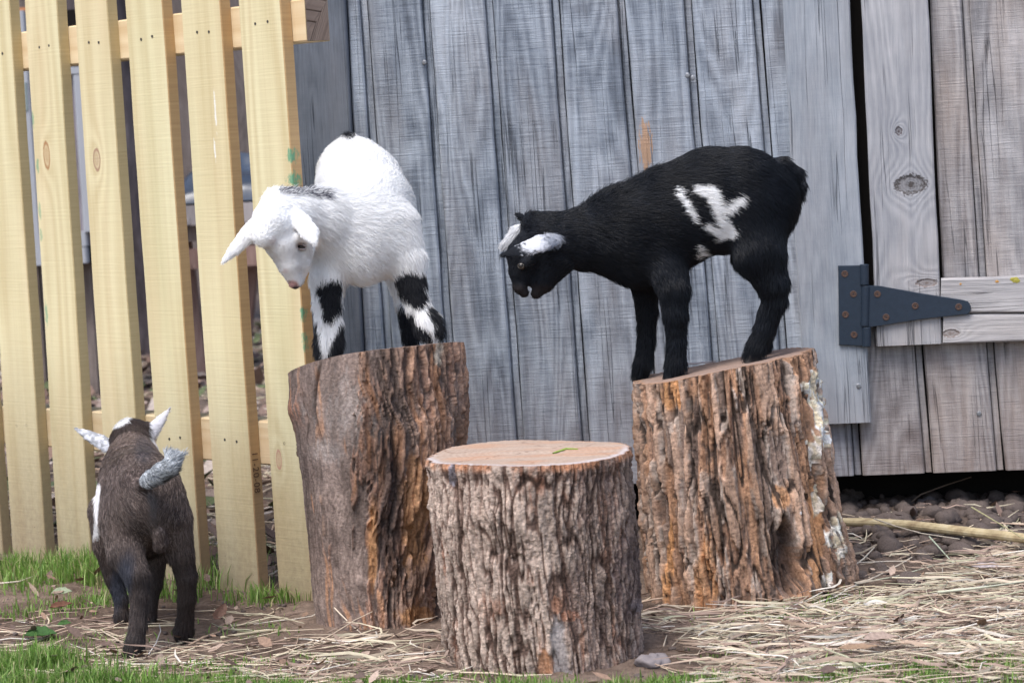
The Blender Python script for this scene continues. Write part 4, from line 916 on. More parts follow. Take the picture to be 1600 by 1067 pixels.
def furmat(name, rough=0.55, spec=0.35, var=0.25, sheen=0.0):
    n = NT(name); c = n.attr().outputs['Color']; n.col(c); n.rough(rough); n.b.inputs['Specular IOR Level'].default_value = spec
    n.b.inputs['Sheen Weight'].default_value = sheen
    return n.m
def make_fur(name, V, Fq, N, area, prims, colfn, count, mat, parent, r0=0.00022, lift=0.35, grav=0.25, jit=0.22, seed=1, lenmul=1.0, K=5, clump=0.35, endt=None):
    g_ = np.random.default_rng(seed)
    fi = g_.choice(len(Fq), count, p=area/area.sum()); a, b = g_.random(count), g_.random(count)
    q = Fq[fi]
    def it(X): return ((X[q[:, 0]]*(1-a)[:, None]+X[q[:, 1]]*a[:, None])*(1-b)[:, None]+(X[q[:, 3]]*(1-a)[:, None]+X[q[:, 2]]*a[:, None])*b[:, None])
    P, Nn = it(V), it(N); Nn /= np.linalg.norm(Nn, axis=1, keepdims=True)
    D, Lh, FL = flow(prims, P)
    # swirl in the coat
    fr = 60.0; sw = np.stack([fbm(P[:, 0]*fr, P[:, 1]*fr, P[:, 2]*fr, s_, 2)-.5 for s_ in (71, 72, 73)], 1)
    D = D + sw*clump*2 + g_.normal(0, jit, (count, 3)) + np.array((0, 0, -grav))
    T = D-Nn*(D*Nn).sum(1, keepdims=True); T /= np.linalg.norm(T, axis=1, keepdims=True)+1e-9
    L = Lh*lenmul*(0.6+0.7*g_.random(count)); lf = (lift+FL)*(0.7+0.6*g_.random(count))
    t = np.linspace(0, 1, K)
    cv = P[:, None]-Nn[:, None]*0.0008 + L[:, None, None]*(T[:, None]*(t**1.0)[None, :, None]*(1-lf*0.35)[:, None, None] + Nn[:, None]*(lf[:, None]*(t-0.45*t*t)[None])[..., None])
    cv[..., 2] -= (L[:, None]*(t**2)[None]*0.12)
    cl = colfn(P, P*.4+cv[:, -1]*.6, g_)
    hc_ = bpy.data.hair_curves.new(name); hc_.add_curves([K]*count)
    hc_.attributes['position'].data.foreach_set('vector', cv.astype(np.float32).ravel())
    rr_ = np.tile((r0*np.array([1, .95, .8, .55, .12]))[:K], count)*np.repeat(0.7+0.6*g_.random(count), K)
    at = hc_.attributes.get('radius') or hc_.attributes.new('radius', 'FLOAT', 'POINT'); at.data.foreach_set('value', rr_.astype(np.float32))
    ca = hc_.attributes.new('col', 'FLOAT_COLOR', 'CURVE'); cc = np.ones((count, 4), np.float32); cc[:, :3] = cl; ca.data.foreach_set('color', cc.ravel())
    o = bpy.data.objects.new(name, hc_); S.collection.objects.link(o); hc_.materials.append(mat); childify(o, parent); return o
def poly_d(px, py, lines):
    d = np.full(px.shape, 9e9)
    for pts in lines:
        for (x0, y0, w0), (x1, y1, w1) in zip(pts[:-1], pts[1:]):
            ax_, ay_ = x1-x0, y1-y0; t = np.clip(((px-x0)*ax_+(py-y0)*ay_)/(ax_*ax_+ay_*ay_+1e-9), 0, 1)
            d = np.minimum(d, np.hypot(px-x0-t*ax_, py-y0-t*ay_)-(w0+(w1-w0)*t))
    return d
def ball(name, c, r, mat, parent, sc=(1, 1, 1), n=16):
    V = []; Fc = []
    for i in range(n+1):
        for j in range(2*n):
            a, b = math.pi*i/n, math.pi*j/n; V.append((c[0]+r*sc[0]*math.sin(a)*math.cos(b), c[1]+r*sc[1]*math.sin(a)*math.sin(b), c[2]+r*sc[2]*math.cos(a)))
    for i in range(n):
        for j in range(2*n): Fc.append((i*2*n+j, (i+1)*2*n+j, (i+1)*2*n+(j+1) % (2*n), i*2*n+(j+1) % (2*n)))
    return childify(link(name, mesh(name, V, Fc, smooth=True), mat), parent)
m_eye = NT('goat_eye'); n = m_eye; n.col((0.02, 0.015, 0.012)); n.rough(0.08); n.b.inputs['Specular IOR Level'].default_value = 0.6; m_eye = m_eye.m
m_iris = plain('eye_rim', (0.13, 0.12, 0.105), 0.4, 0.4)
m_hoof = plain('hoof_horn', (0.05, 0.045, 0.042), 0.6, 0.3, bump=0.5, bscale=300, var=0.3)
def hoof(x, y, d, Y0, w_, parent, zfn, face=(0, -1)):
    """cloven hoof: two toe wedges standing on the surface zfn(x,y)"""
    c = atY(x, y, Y0+d); s_ = Y0/F_PX*w_; f = np.array((*face, 0.0)); f /= np.linalg.norm(f); r_ = np.array((-f[1], f[0], 0))
    V = []; Fc = []
    for sg in (-1, 1):
        o0 = len(V)
        for (h, ff, bb, ww) in ((0.0, 1.25, -.75, .46), (1.2, .75, -.65, .40)):
            for (p_, q_) in ((ff, .25), (ff*.75, .0), (bb, .0), (bb, 1.0), (ff*.6, 1.0)):
                P_ = c+f*p_*s_+r_*sg*(0.05+q_*ww*1.9)*s_*0.55; P_[2] = zfn(P_[0], P_[1])+0.0004+h*s_; V.append(P_)
        n5 = 5; Fc += [tuple(o0+k for k in range(5)), tuple(o0+5+k for k in range(5))[::-1]] + [(o0+k, o0+5+k, o0+5+(k+1) % 5, o0+(k+1) % 5) for k in range(5)]
    return childify(link('hoof', mesh('hoof', V, Fc), m_hoof), parent)

def surf(prims, px, py, Y0, Y1):
    """first point of the body on the line of sight through a photo pixel, and its normal"""
    for Y in np.arange(Y0, Y1, .0004):
        p = atY(px, py, Y)[None]
        if min(sdf1(q, p)[0] for q in prims) < 0: break
    p = p[0]; f = lambda q_: min(sdf1(q, q_[None])[0] for q in prims); e = .0008
    nn = np.array([f(p+e*np.eye(3)[i])-f(p-e*np.eye(3)[i]) for i in range(3)]); return p, nn/np.linalg.norm(nn)
def topz(T): return lambda x, y: T[2]+T[3]*(x-T[0])+T[4]*(y-T[1])
flat0 = lambda x, y: 0.0
LAT = (0, 1, 0)
def goat(label, Y0, base, prims, subs, colfn, furlist, mat_b, vox=0.0021, it=2):
    root = tag(empty('goat', tuple(base)), label, 'baby goat', 'three baby goats')
    V, Fq = build_body(prims, vox, subs); V = smooth_mesh(V, Fq, it)
    N, ar = normals(V, Fq)
    col = colfn(V, V, np.random.default_rng(3))
    b = link('body', mesh('body', V, Fq, col, smooth=True), mat_b); childify(b, root)
    for kw in furlist:
        kw = dict(kw); nm = kw.pop('name', 'fur'); sel = kw.pop('sel', None); a_ = ar
        if sel is not None:
            cen = V[Fq].mean(1); a_ = ar*sel(cen)
        make_fur(nm, V, Fq, N, a_, prims, colfn, parent=root, **kw)
    return root, V

# ------------------------------------------------ black goat on the right stump, side on, head lowered to the left
YB_ = 3.07; K_ = []
zr = topz(topR)
chain(K_, YB_, [(982, 360, 0, 69), (1045, 335, 0, 75), (1112, 314, 0, 82), (1155, 311, 0, 80), (1180, 312, 0, 69)], 26, 1.25, LAT, 0.014, .0)
chain(K_, YB_, [(868, 377, -.012, 43), (910, 373, -.006, 48), (960, 366, 0, 66)], 24, 1.15, LAT, 0.014, .05)
chain(K_, YB_, [(1000, 395, 0, 52), (1060, 378, 0, 40)], 20, 1.15, LAT, 0.013)
# head
chain(K_, YB_, [(822, 400, -.022, 29), (846, 372, -.018, 33), (862, 378, -.014, 38)], 18, 1.1, LAT, 0.009)
chain(K_, YB_, [(812, 449, -.028, 10.5), (814, 425, -.026, 19), (822, 402, -.022, 28)], 10, 1.1, LAT, 0.005)
chain(K_, YB_, [(819, 458, -.028, 7.5), (813, 449, -.028, 10.5)], 3, .8, LAT, 0.003)
chain(K_, YB_, [(838, 459, -.026, 9), (848, 440, -.024, 19), (862, 408, -.02, 34)], 2.5, 1.1, LAT, 0.006)
chain(K_, YB_, [(831, 436, -.026, 6), (831, 447, -.027, 4)], 5, 1, None, 0.003)
chain(K_, YB_, [(830, 344, -.016, 13), (852, 358, -.014, 24)], 12, 1, None, 0.012, .2)
chain(K_, YB_, [(818, 414, -.046, 8), (826, 409, -.046, 9)], 6, 1, None, 0.004)      # brow
# ears: near one swept forward over the brow, far one behind the poll
ne = np.array((0.15, -1, 0.75))
earK = chain(K_, YB_, [(866, 376, -.046, 12), (845, 380, -.062, 16), (812, 392, -.076, 13), (784, 399, -.085, 5)], 6, 3.4, ne, 0.005, .0)
earKf = chain(K_, YB_, [(838, 352, .012, 11), (812, 364, .030, 14), (788, 384, .034, 6)], 8, 2.4, (0.7, .35, .7), 0.010, .15)
chain(K_, YB_, [(822, 345, .004, 6), (811, 337, .006, 5)], 4, 1, None, .004)     # horn bud tuft
# legs
chain(K_, YB_, [(1034, 400, -.010, 42), (1052, 450, -.034, 24), (1055, 488, -.038, 18), (1057, 530, -.037, 13.5), (1056, 566, -.037, 14.5), (1052, 583, -.038, 13)], 14, 1, None, 0.013, .10)
chain(K_, YB_, [(998, 405, .020, 36), (1008, 450, .032, 19), (1011, 485, .034, 15), (1010, 530, .034, 12), (1006, 565, .034, 13), (1001, 580, .034, 12)], 14, 1, None, 0.013, .10)
chain(K_, YB_, [(1176, 335, -.010, 58), (1186, 392, -.028, 41), (1206, 440, -.034, 25), (1210, 466, -.034, 19), (1196, 510, -.034, 14.5), (1183, 540, -.035, 14.5), (1176, 550, -.036, 12)], 18, 1.1, LAT, 0.014, .08)
chain(K_, YB_, [(1176, 345, .022, 52), (1180, 392, .032, 37), (1204, 440, .034, 22), (1208, 466, .034, 16), (1198, 508, .034, 13), (1192, 535, .034, 13), (1187, 545, .034, 11)], 18, 1.1, LAT, 0.014, .08)
chain(K_, YB_, [(1222, 262, 0, 17), (1243, 272, 0, 12), (1252, 288, 0, 8), (1253, 304, 0, 4)], 10, 1, None, 0.011, -.1)
subsK = []
chain(subsK, YB_, [(826, 458, -.05, 1.2), (832, 450, -.02, 1.6)], 3)     # mouth corner
chain(subsK, YB_, [(805, 446, -.042, 2.2), (808, 449, -.036, 2.2)], 2)     # nostril
wl = [[(1062, 298, 5), (1076, 323, 6), (1088, 346, 3)], [(1094, 297, 8), (1112, 302, 12), (1125, 328, 9), (1129, 348, 9), (1142, 366, 9)], [(1131, 336, 7), (1149, 323, 8), (1163, 312, 5)],
      [(1146, 366, 8), (1126, 368, 8), (1106, 356, 5)], [(1094, 386, 3), (1100, 397, 6), (1096, 403, 3)], [(1120, 378, 2), (1128, 374, 2)]]
def colK(P, tipP, g_):
    px, py = to_px(P); pa, pb = to_px(tipP); px2, py2 = pa+(fbm(px*.15, py*.15, 0, 4, 3)-.5)*9, pb+(fbm(px*.15, py*.15, 0, 9, 3)-.5)*9
    c = mixc((0.0030, 0.0040, 0.0065), (0.0065, 0.009, 0.015), fbm(px*.05, py*.05, 0, 6, 3)); c = c*(0.7+0.6*g_.random(len(P)))[:, None]  # bluish black coat; its blue also stands in for the sky's sheen
    front = (P[:, 1] < YB_+.004)
    d = poly_d(px2, py2, wl); w_ = ss(2.0, -1.5, d+g_.normal(0, 1.3, len(P)))*front
    c = mixc(c, (0.95, 0.95, 0.95), w_)
    dE = np.min([sdf1(q, P) for q in earK], 0); ear = (dE < .0022)*ss(882, 872, px)
    ew = ear*ss(808, 822, px-(py-384)*0.9+g_.normal(0, 5, len(P))); c = mixc(c, mixc((0.66, 0.67, 0.71), (0.30, 0.32, 0.37), ss(838, 866, px+g_.normal(0, 5, len(P)))), ew*ss(.16, .30, fbm(px*.25, py*.25, 0, 2, 2))); 
    fh = (P[:, 1] > YB_+.006)*(px < 830)*(py < 396)*(py > 340)*ss(0, 3, 1.15*(842-px)-(py-330)*0.62+0); c = mixc(c, (0.85, 0.86, 0.88), fh*ss(398, 385, py+g_.normal(0, 2, len(P))))
    mz = (P[:, 1] < YB_+.01)*ss(440, 452, py)*(px < 860); c = mixc(c, (0.028, 0.021, 0.020), mz*.6)
    tn = ss(262, 270, py)*ss(318, 300, py)*ss(1247, 1256, px-(py-280)*.1); c = mixc(c, (0.16, 0.16, 0.17), tn*.5*(g_.random(len(P)) < .35))
    return c
m_skin = vcol('skin_under_fur', 0.0, rough=0.8)
m_furK = furmat('black_fur', 0.42, 0.28)
headK = lambda c: ((to_px(c)[0] < 880)*1.0)
gK, VK = goat('black baby goat with a white flank patch on the right stump, head lowered', YB_, (topR[0], YB_, topR[2]), K_, subsK, colK,
    [dict(count=85000, mat=m_furK, r0=.00023, lift=.30, grav=.25, jit=.16, seed=11), 
     dict(name='mane', count=700, mat=m_furK, r0=.0002, lift=.7, grav=-.1, jit=.35, seed=12, lenmul=.95, sel=lambda c: ss(0.0, .01, c[:, 2]-np.interp(to_px(c)[0], [800, 850, 880, 930, 990, 1060], [9, atY(0, 345, YB_)[2]+.0, 9, 9, 9, 9]))*0+ (lambda p: (p[0] > 900)*(p[0] < 1030)*(p[1] < np.interp(p[0], [880, 930, 990, 1030], [342, 322, 300, 285])))(to_px(c)))], m_skin)
def eyeball(px, py, Y, r, parent, look, rimmat=m_iris, at=None):
    c = atY(px, py, Y) if at is None else at; e = ball('eye', tuple(c), r, m_eye, parent)
    A = np.array(look, float); A /= np.linalg.norm(A)
    t_ = np.cross(A, (0, 0, 1)); t_ /= np.linalg.norm(t_); b_ = np.cross(A, t_); a_ = np.linspace(0, 2*np.pi, 24, endpoint=False)
    Pt = np.array([[c+A*r*.72+(t_*math.cos(x)+b_*math.sin(x)*.75)*r*.80 for x in np.r_[a_, a_[:1]]]]); Vv, Fc, _ = tubes(Pt, np.full((1, 25), r*.10), 5)
    o = link('eyelid', mesh('eyelid', Vv, Fc, smooth=True), rimmat); childify(o, parent); return e
pe, ne_ = surf(K_, 813, 417, YB_-.12, YB_); eyeball(0, 0, 0, 0.0048, gK, (-.35, -1, .1), at=pe-ne_*.0026)
for (x, y, d) in ((1053, 590, -.040), (1001, 587, .034), (1177, 556, -.038), (1188, 550, .034)): hoof(x, y, d, YB_, 12, gK, zr, (-1, -.25))

# ------------------------------------------------ white goat on the left stump, three-quarter front, head hanging
YW = 3.03; Kw = []; zl_ = topz(topL)
chain(Kw, YW, [(572, 365, -.01, 66), (577, 325, .05, 68), (562, 292, .11, 66), (553, 272, .15, 56), (548, 262, .17, 46)], 30, 1.0, None, 0.012)
chain(Kw, YW, [(548, 232, .165, 17), (545, 216, .175, 8)], 14, 1, None, .010, .2)
chain(Kw, YW, [(462, 338, -.07, 40), (505, 345, -.045, 50), (548, 362, -.02, 60)], 24, 1.0, None, 0.014)
chain(Kw, YW, [(520, 375, -.03, 44), (560, 395, -.03, 44), (600, 385, -.02, 40)], 22, 1, None, .013)
# head
chain(Kw, YW, [(426, 344, -.102, 31), (440, 330, -.085, 34), (462, 335, -.075, 34)], 16, 1, None, 0.008)
chain(Kw, YW, [(413, 369, -.122, 18), (424, 350, -.114, 25)], 12, 1, None, .007)
chain(Kw, YW, [(461, 441, -.098, 11), (452, 414, -.102, 18), (441, 382, -.104, 26), (436, 355, -.100, 31)], 12, 1, None, 0.0035)
chain(Kw, YW, [(467, 437, -.086, 9), (470, 412, -.088, 17), (468, 382, -.086, 25)], 10, 1, None, .004)
chain(Kw, YW, [(424, 308, -.085, 8), (440, 318, -.08, 16)], 12, 1, None, .012, .35)
chain(Kw, YW, [(474, 375, -.104, 7), (464, 371, -.112, 8)], 6, 1, None, .003)
chain(Kw, YW, [(404, 348, -.09, 13), (388, 366, -.098, 14), (368, 388, -.104, 10), (349, 409, -.108, 4.5)], 7, 2.4, (.5, -1, .6), 0.005)
chain(Kw, YW, [(458, 334, -.105, 12), (472, 348, -.115, 15), (484, 364, -.122, 15), (490, 376, -.126, 8)], 6, 3.0, (.15, -1, .25), 0.005)
# legs
chain(Kw, YW, [(520, 385, -.03, 36), (511, 432, -.045, 24), (511, 470, -.05, 19), (514, 505, -.052, 18), (514, 532, -.054, 20), (512, 546, -.056, 19)], 16, 1, None, .012, .12)
chain(Kw, YW, [(608, 360, -.01, 48), (632, 405, -.022, 31), (643, 445, -.03, 20), (655, 482, -.036, 16), (668, 505, -.042, 20), (673, 515, -.045, 19)], 16, 1, None, .012, .12)
chain(Kw, YW, [(590, 325, .11, 50), (612, 385, .11, 34), (628, 440, .10, 19), (634, 470, .095, 15), (640, 505, .07, 12), (642, 528, .068, 12)], 18, 1, None, .011, .08)
chain(Kw, YW, [(545, 330, .12, 46), (528, 395, .115, 30), (520, 450, .10, 16), (516, 480, .09, 14), (512, 520, .07, 12), (512, 540, .07, 11)], 18, 1, None, .011, .08)
sW = []
for (x_, y_) in ((463, 446), (453, 443)):
    p_, n_s = surf(Kw, x_, y_, YW-.16, YW); sW.append(cone(p_, p_-n_s*.003, .0016, .0012, .002, 1, None, .001, 0))
p_, n_s = surf(Kw, 471, 386, YW-.16, YW); sW.append(cone(p_+n_s*.001, p_-n_s*.001, .0058, .004, .003, 1, None, .001, 0))
bl = [[(503, 458, 9), (520, 456, 16)], [(514, 465, 17), (519, 480, 17), (514, 498, 11)], [(623, 445, 9), (640, 442, 15), (660, 444, 12)], [(640, 455, 20), (654, 470, 15)]]
foot = [[(487, 510, 7), (487, 535, 12), (490, 560, 13)], [(538, 516, 8), (535, 540, 17), (526, 562, 16)], [(676, 488, 7), (690, 508, 11), (690, 525, 11)], [(653, 520, 9), (665, 529, 9)], [(640, 500, 9), (642, 530, 14)]]
def colW(P, tipP, g_):
    n_ = len(P); px, py = to_px(P); pa, pb = to_px(tipP); px2, py2 = pa+(fbm(px*.14, py*.14, 0, 4, 3)-.5)*8, pb+(fbm(px*.14, py*.14, 0, 9, 3)-.5)*8
    c = mixc((0.87, 0.87, 0.865), (0.94, 0.94, 0.94), g_.random(n_))
    bk = (0.012, 0.013, 0.017); fr = P[:, 1] < YW+.03
    c = mixc(c, bk, fr*ss(1.8, -1.5, poly_d(px2, py2, bl)+g_.normal(0, 1.3, n_)))
    c = mixc(c, bk, fr*ss(1.8, -1.5, poly_d(px2, py2, foot)+g_.normal(0, 1.3, n_)))
    c = mixc(c, bk, (~fr)*ss(470, 484, py+g_.normal(0, 3, n_)))
    c = mixc(c, bk, (P[:, 1] > YW+.08)*ss(13, 8, np.hypot((px-546)*.9, py-209)+g_.normal(0, 1.5, n_)))
    crest = ss(9, 3, np.abs(py-np.interp(px, [430, 450, 480, 512], [297, 298, 300, 306])))*(px > 434)*(px < 514)*(P[:, 1] < YW+.02)
    c = mixc(c, (0.05, 0.05, 0.075), crest*(g_.random(n_) < .62))
    sd = ss(9, 4, np.abs(py-372-(px-560)*.2))*(px > 540)*(px < 590)*fr; c = mixc(c, (0.35, 0.36, 0.42), sd*.35*(g_.random(n_) < .3))
    face = (P[:, 1] < YW-.075)*(px > 415)*(px < 488)*ss(372, 392, py); c = mixc(c, (0.62, 0.60, 0.575), face*(.45+.5*ss(.4, .6, fbm(px*.08, py*.08, 0, 3, 3))))  # greyish snout, darkened further for the shade below the forehead
    nose = fr*ss(11, 6, np.hypot((px-457)*.9, py-447)); c = mixc(c, (0.55, 0.30, 0.28), nose*.9); c = mixc(c, (0.05, 0.04, 0.045), fr*ss(5.5, 2.5, np.hypot((px-462)*.7, (py-451)*1.0)))
    c = mixc(c, (0.55, 0.36, 0.33), fr*(P[:, 1] < YW-.07)*ss(6, 2, np.hypot(px-446, py-424))*.4)
    c = mixc(c, (0.30, 0.25, 0.24), (P[:, 1] < YW-.07)*ss(8, 4, np.hypot((px-469)*.8, (py-385)*1.1))*.8)
    c = mixc(c, (0.55, 0.42, 0.40), (P[:, 1] < YW-.07)*ss(9, 3, np.hypot((px-426), (py-377)))*.35)
    return c
m_furW = furmat('white_fur', 0.6, 0.25)
gW, VW = goat('white baby goat with black leg patches on the left stump, head hanging down', YW, (topL[0], YW, topL[2]), Kw, sW, colW,
    [dict(count=80000, mat=m_furW, r0=.00022, lift=.45, grav=.3, jit=.26, seed=21, clump=.4, lenmul=1.05),
     dict(name='crest', count=900, mat=m_furW, r0=.00018, lift=.9, grav=-.5, jit=.3, seed=22, lenmul=.9, sel=lambda c: (lambda p: (p[0] > 418)*(p[0] < 512)*(p[1] < 308)*(c[:, 1] < YW+.02))(to_px(c)))], m_skin)
ec, en = surf(Kw, 471, 386, YW-.16, YW); ec = ec-en*.0022; ball('eye', tuple(ec), 0.0054, m_eye, gW, (1, 1, .75))
for zz_, rr2 in ((.0030, .0052), (-.0028, .0050)):
    Pl = np.array([[ec+np.array((.0055*math.sin(a_), -.0038*math.cos(a_), zz_*(1-.55*(a_/1.3)**2)-.0012*a_)) for a_ in np.linspace(-1.2, 1.2, 9)]]); Vv, Fc, _ = tubes(Pl, np.full((1, 9), .0013), 6)
    childify(link('eyelid', mesh('eyelid', Vv, Fc, smooth=True), plain('pale_eyelid', (.50, .42, .40), .7)), gW)
for (x, y, d) in ((511, 556, -.058), (673, 527, -.047), (641, 535, .066), (511, 548, .068)): hoof(x, y, d, YW, 13, gW, zl_, (-.1, -1))

# ------------------------------------------------ brown goat seen from behind, standing on the ground
YN = 2.93; Kn = []
chain(Kn, YN, [(207, 742, .20, 48), (212, 752, .13, 56), (222, 765, .05, 60), (230, 782, 0, 60)], 26, 1.0, None, 0.012)
chain(Kn, YN, [(203, 800, .12, 52), (222, 815, .03, 58)], 24, 1.0, None, .012)
chain(Kn, YN, [(200, 682, .30, 22), (203, 690, .26, 30), (208, 708, .22, 36), (208, 728, .18, 42)], 18, 1, None, .011)
chain(Kn, YN, [(200, 672, .27, 17), (226, 676, .27, 17)], 12, 1, None, .010, .3)
chain(Kn, YN, [(196, 688, .34, 20), (195, 700, .38, 15)], 10, 1, None, .005)
chain(Kn, YN, [(176, 700, .26, 11), (158, 690, .27, 12), (138, 680, .28, 9), (118, 669, .285, 3.5)], 6, 2.6, (.1, -1, .5), .004)
chain(Kn, YN, [(230, 684, .26, 11), (240, 670, .265, 11.5), (252, 655, .27, 8.5), (265, 638, .275, 3)], 6, 2.6, (.0, -1, .3), .004)
chain(Kn, YN, [(192, 815, .0, 36), (197, 860, -.015, 29), (213, 898, -.035, 19), (218, 930, -.038, 14), (216, 975, -.045, 12.5), (211, 1002, -.050, 14), (206, 1018, -.053, 14)], 16, 1, None, .010, .08)
chain(Kn, YN, [(268, 812, .0, 32), (281, 862, .002, 21), (291, 898, .005, 15.5), (292, 930, .01, 13), (289, 968, .02, 12), (287, 984, .025, 14), (287, 993, .03, 13)], 16, 1, None, .010, .08)
chain(Kn, YN, [(172, 800, .15, 34), (170, 850, .15, 24), (178, 900, .148, 15), (189, 935, .142, 10.5), (190, 960, .14, 11), (189, 974, .14, 11)], 14, 1, None, .008, .05)
chain(Kn, YN, [(240, 820, .14, 30), (245, 868, .145, 17), (243, 910, .142, 11), (236, 945, .14, 9), (236, 962, .14, 9.5)], 14, 1, None, .008, .05)
chain(Kn, YN, [(248, 833, -.030, 9), (250, 850, -.026, 11)], 14, 1, None, .004)          # scrotum
Tn = []
chain(Kn, YN, [(218, 757, -.035, 9), (234, 748, -.066, 12), (250, 739, -.086, 14), (264, 730, -.092, 14.5), (271, 719, -.092, 12), (263, 711, -.084, 7)], 9, 1, None, .0105, .02)
chain(Kn, YN, [(270, 716, -.094, 6), (288, 709, -.096, 2.5)], 6, 1, None, .006)
def colN(P, tipP, g_):
    n_ = len(P); px, py = to_px(P)
    v_ = fbm(px*.05, py*.035, 0, 6, 4); r_ = g_.random(n_)
    c = mixc((0.048, 0.034, 0.031), (0.135, 0.100, 0.086), ss(.25, .75, v_*.6+r_*.5)); c = mixc(c, (0.30, 0.235, 0.21), (r_ > .84)*.75)
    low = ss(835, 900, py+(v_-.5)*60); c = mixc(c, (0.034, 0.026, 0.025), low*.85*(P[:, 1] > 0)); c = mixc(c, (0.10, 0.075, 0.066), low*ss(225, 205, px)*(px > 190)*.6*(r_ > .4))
    bs = ss(14, 6, np.hypot((px-190)*.6+(py-900)*.15, (py-905)*.22)); c = mixc(c, (0.030, 0.036, 0.055), bs*.8)
    ms = ss(20, 8, np.hypot((px-224), (py-700)*.6)); c = mixc(c, (0.05, 0.05, 0.065), ms*.5)
    head = P[:, 1] > YN+.215; hp = head*ss(724, 706, py); c = mixc(c, (0.028, 0.018, 0.017), hp*.9)
    c = mixc(c, (0.82, 0.82, 0.82), head*ss(5.5, 2.5, np.abs((py-662)+(px-186)*.45))*(px < 200)*(px > 160)*(py < 678))
    ears = head*np.maximum((px < 172)*(py > 655)*(py < 725), (px > 233)*(py < 700)); c = mixc(c, mixc((0.30, 0.31, 0.33), (0.62, 0.63, 0.67), ss(.35, .6, fbm(px*.2, py*.2, 0, 5, 2))), ears); c = mixc(c, (0.70, 0.68, 0.72), (px > 236)*head*(py < 700)*.6)
    tail = (P[:, 1] < YN-.055)*(py < 775)*(py > 695)*(px > 210); c = mixc(c, mixc((0.16, 0.18, 0.20), (0.70, 0.73, 0.76), ss(.15, .7, r_)), tail); c = mixc(c, (.03, .03, .03), tail*ss(0, 8, py-(760-(px-226)*.55))*.85)
    fl = (P[:, 1] > YN+.0)*(px < 168)*ss(0, 1, 1)*ss(5, 2.5, np.abs(px-np.interp(py, [735, 765, 800, 840], [160, 154, 150, 148])))*(py > 752)*(py < 838); c = mixc(c, (0.82, 0.81, 0.82), fl)
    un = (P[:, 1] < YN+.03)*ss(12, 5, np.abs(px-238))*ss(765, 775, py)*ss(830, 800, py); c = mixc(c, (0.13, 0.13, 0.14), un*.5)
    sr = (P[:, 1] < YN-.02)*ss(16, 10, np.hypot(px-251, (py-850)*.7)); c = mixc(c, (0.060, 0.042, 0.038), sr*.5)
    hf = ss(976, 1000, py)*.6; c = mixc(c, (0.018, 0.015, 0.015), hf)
    return c
m_furN = furmat('brown_fur', 0.5, 0.4)
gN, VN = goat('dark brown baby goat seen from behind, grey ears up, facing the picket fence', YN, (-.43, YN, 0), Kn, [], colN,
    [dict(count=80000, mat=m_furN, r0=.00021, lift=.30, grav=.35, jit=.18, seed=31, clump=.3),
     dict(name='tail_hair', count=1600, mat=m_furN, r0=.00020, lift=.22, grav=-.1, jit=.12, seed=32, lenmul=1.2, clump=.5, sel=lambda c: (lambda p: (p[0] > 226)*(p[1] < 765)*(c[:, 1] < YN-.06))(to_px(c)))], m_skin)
for (x, y, d) in ((205, 1024, -.055), (287, 999, .03), (189, 980, .14), (236, 968, .14)): hoof(x, y, d, YN, 12, gN, flat0, (0, 1))
# ------------------------------------------------------------------ straw, grass, stones, leaves, small things
def gxy(px, py): p = onG(px, py); return p[0], p[1]
def free(x, y, m=0.0):      # outside the stumps
    ok = np.ones(x.shape, bool)
    for (cx_, cy_, r_) in ((.028, Yc, .116), (-.165, YL, .102), (.288, YR, .118)): ok &= np.hypot(x-cx_, y-cy_) > r_+m
    return ok
def strands(name, x, y, z, L, ang, rad, col, mat, kind=None, droop=0.0, bend=0.25, seed=1, tilt=0.06, K=5, sides=3):
    g_ = np.random.default_rng(seed); n_ = len(x); t = np.linspace(-.5, .5, K)
    b = g_.normal(0, bend*1.3, n_); kk_ = g_.random(n_) < .3; a = ang[:, None]+b[:, None]*t[None]*2+(kk_*g_.normal(0, .7, n_))[:, None]*(t[None] > g_.uniform(-.3, .3, n_)[:, None]); dl = L[:, None]/K
    dx_, dy_ = np.cos(a)*dl, np.sin(a)*dl; X = x[:, None]+np.cumsum(dx_, 1)-dx_.sum(1, keepdims=True)/2; Y = y[:, None]+np.cumsum(dy_, 1)-dy_.sum(1, keepdims=True)/2
    tl = g_.normal(0, tilt, n_)
    Z = zground(X, Y)*.8+z[:, None]+tl[:, None]*t[None]*L[:, None]; lowv = Z.min(1, keepdims=True); Z = Z+np.maximum(0, -lowv+.0005)*0
    P = np.stack([X, Y, Z], -1); rr_ = rad[:, None]*np.ones(K)[None]*(1-.5*np.abs(2*t)[None]**3)
    V, Fc, C = tubes(P, rr_, sides, col); return link(name, mesh(name, V, Fc, C), mat)
m_straw = vcol('straw', 0.0, rough=0.6, spec=0.35, var=0.18, bscale=120)
def scatter(n_, box, dens, seed):
    g_ = np.random.default_rng(seed); x = g_.uniform(box[0], box[1], n_*4); y = g_.uniform(box[2], box[3], n_*4)
    k = (g_.random(len(x)) < dens(x, y)) & free(x, y, .0); return x[k][:n_], y[k][:n_], g_
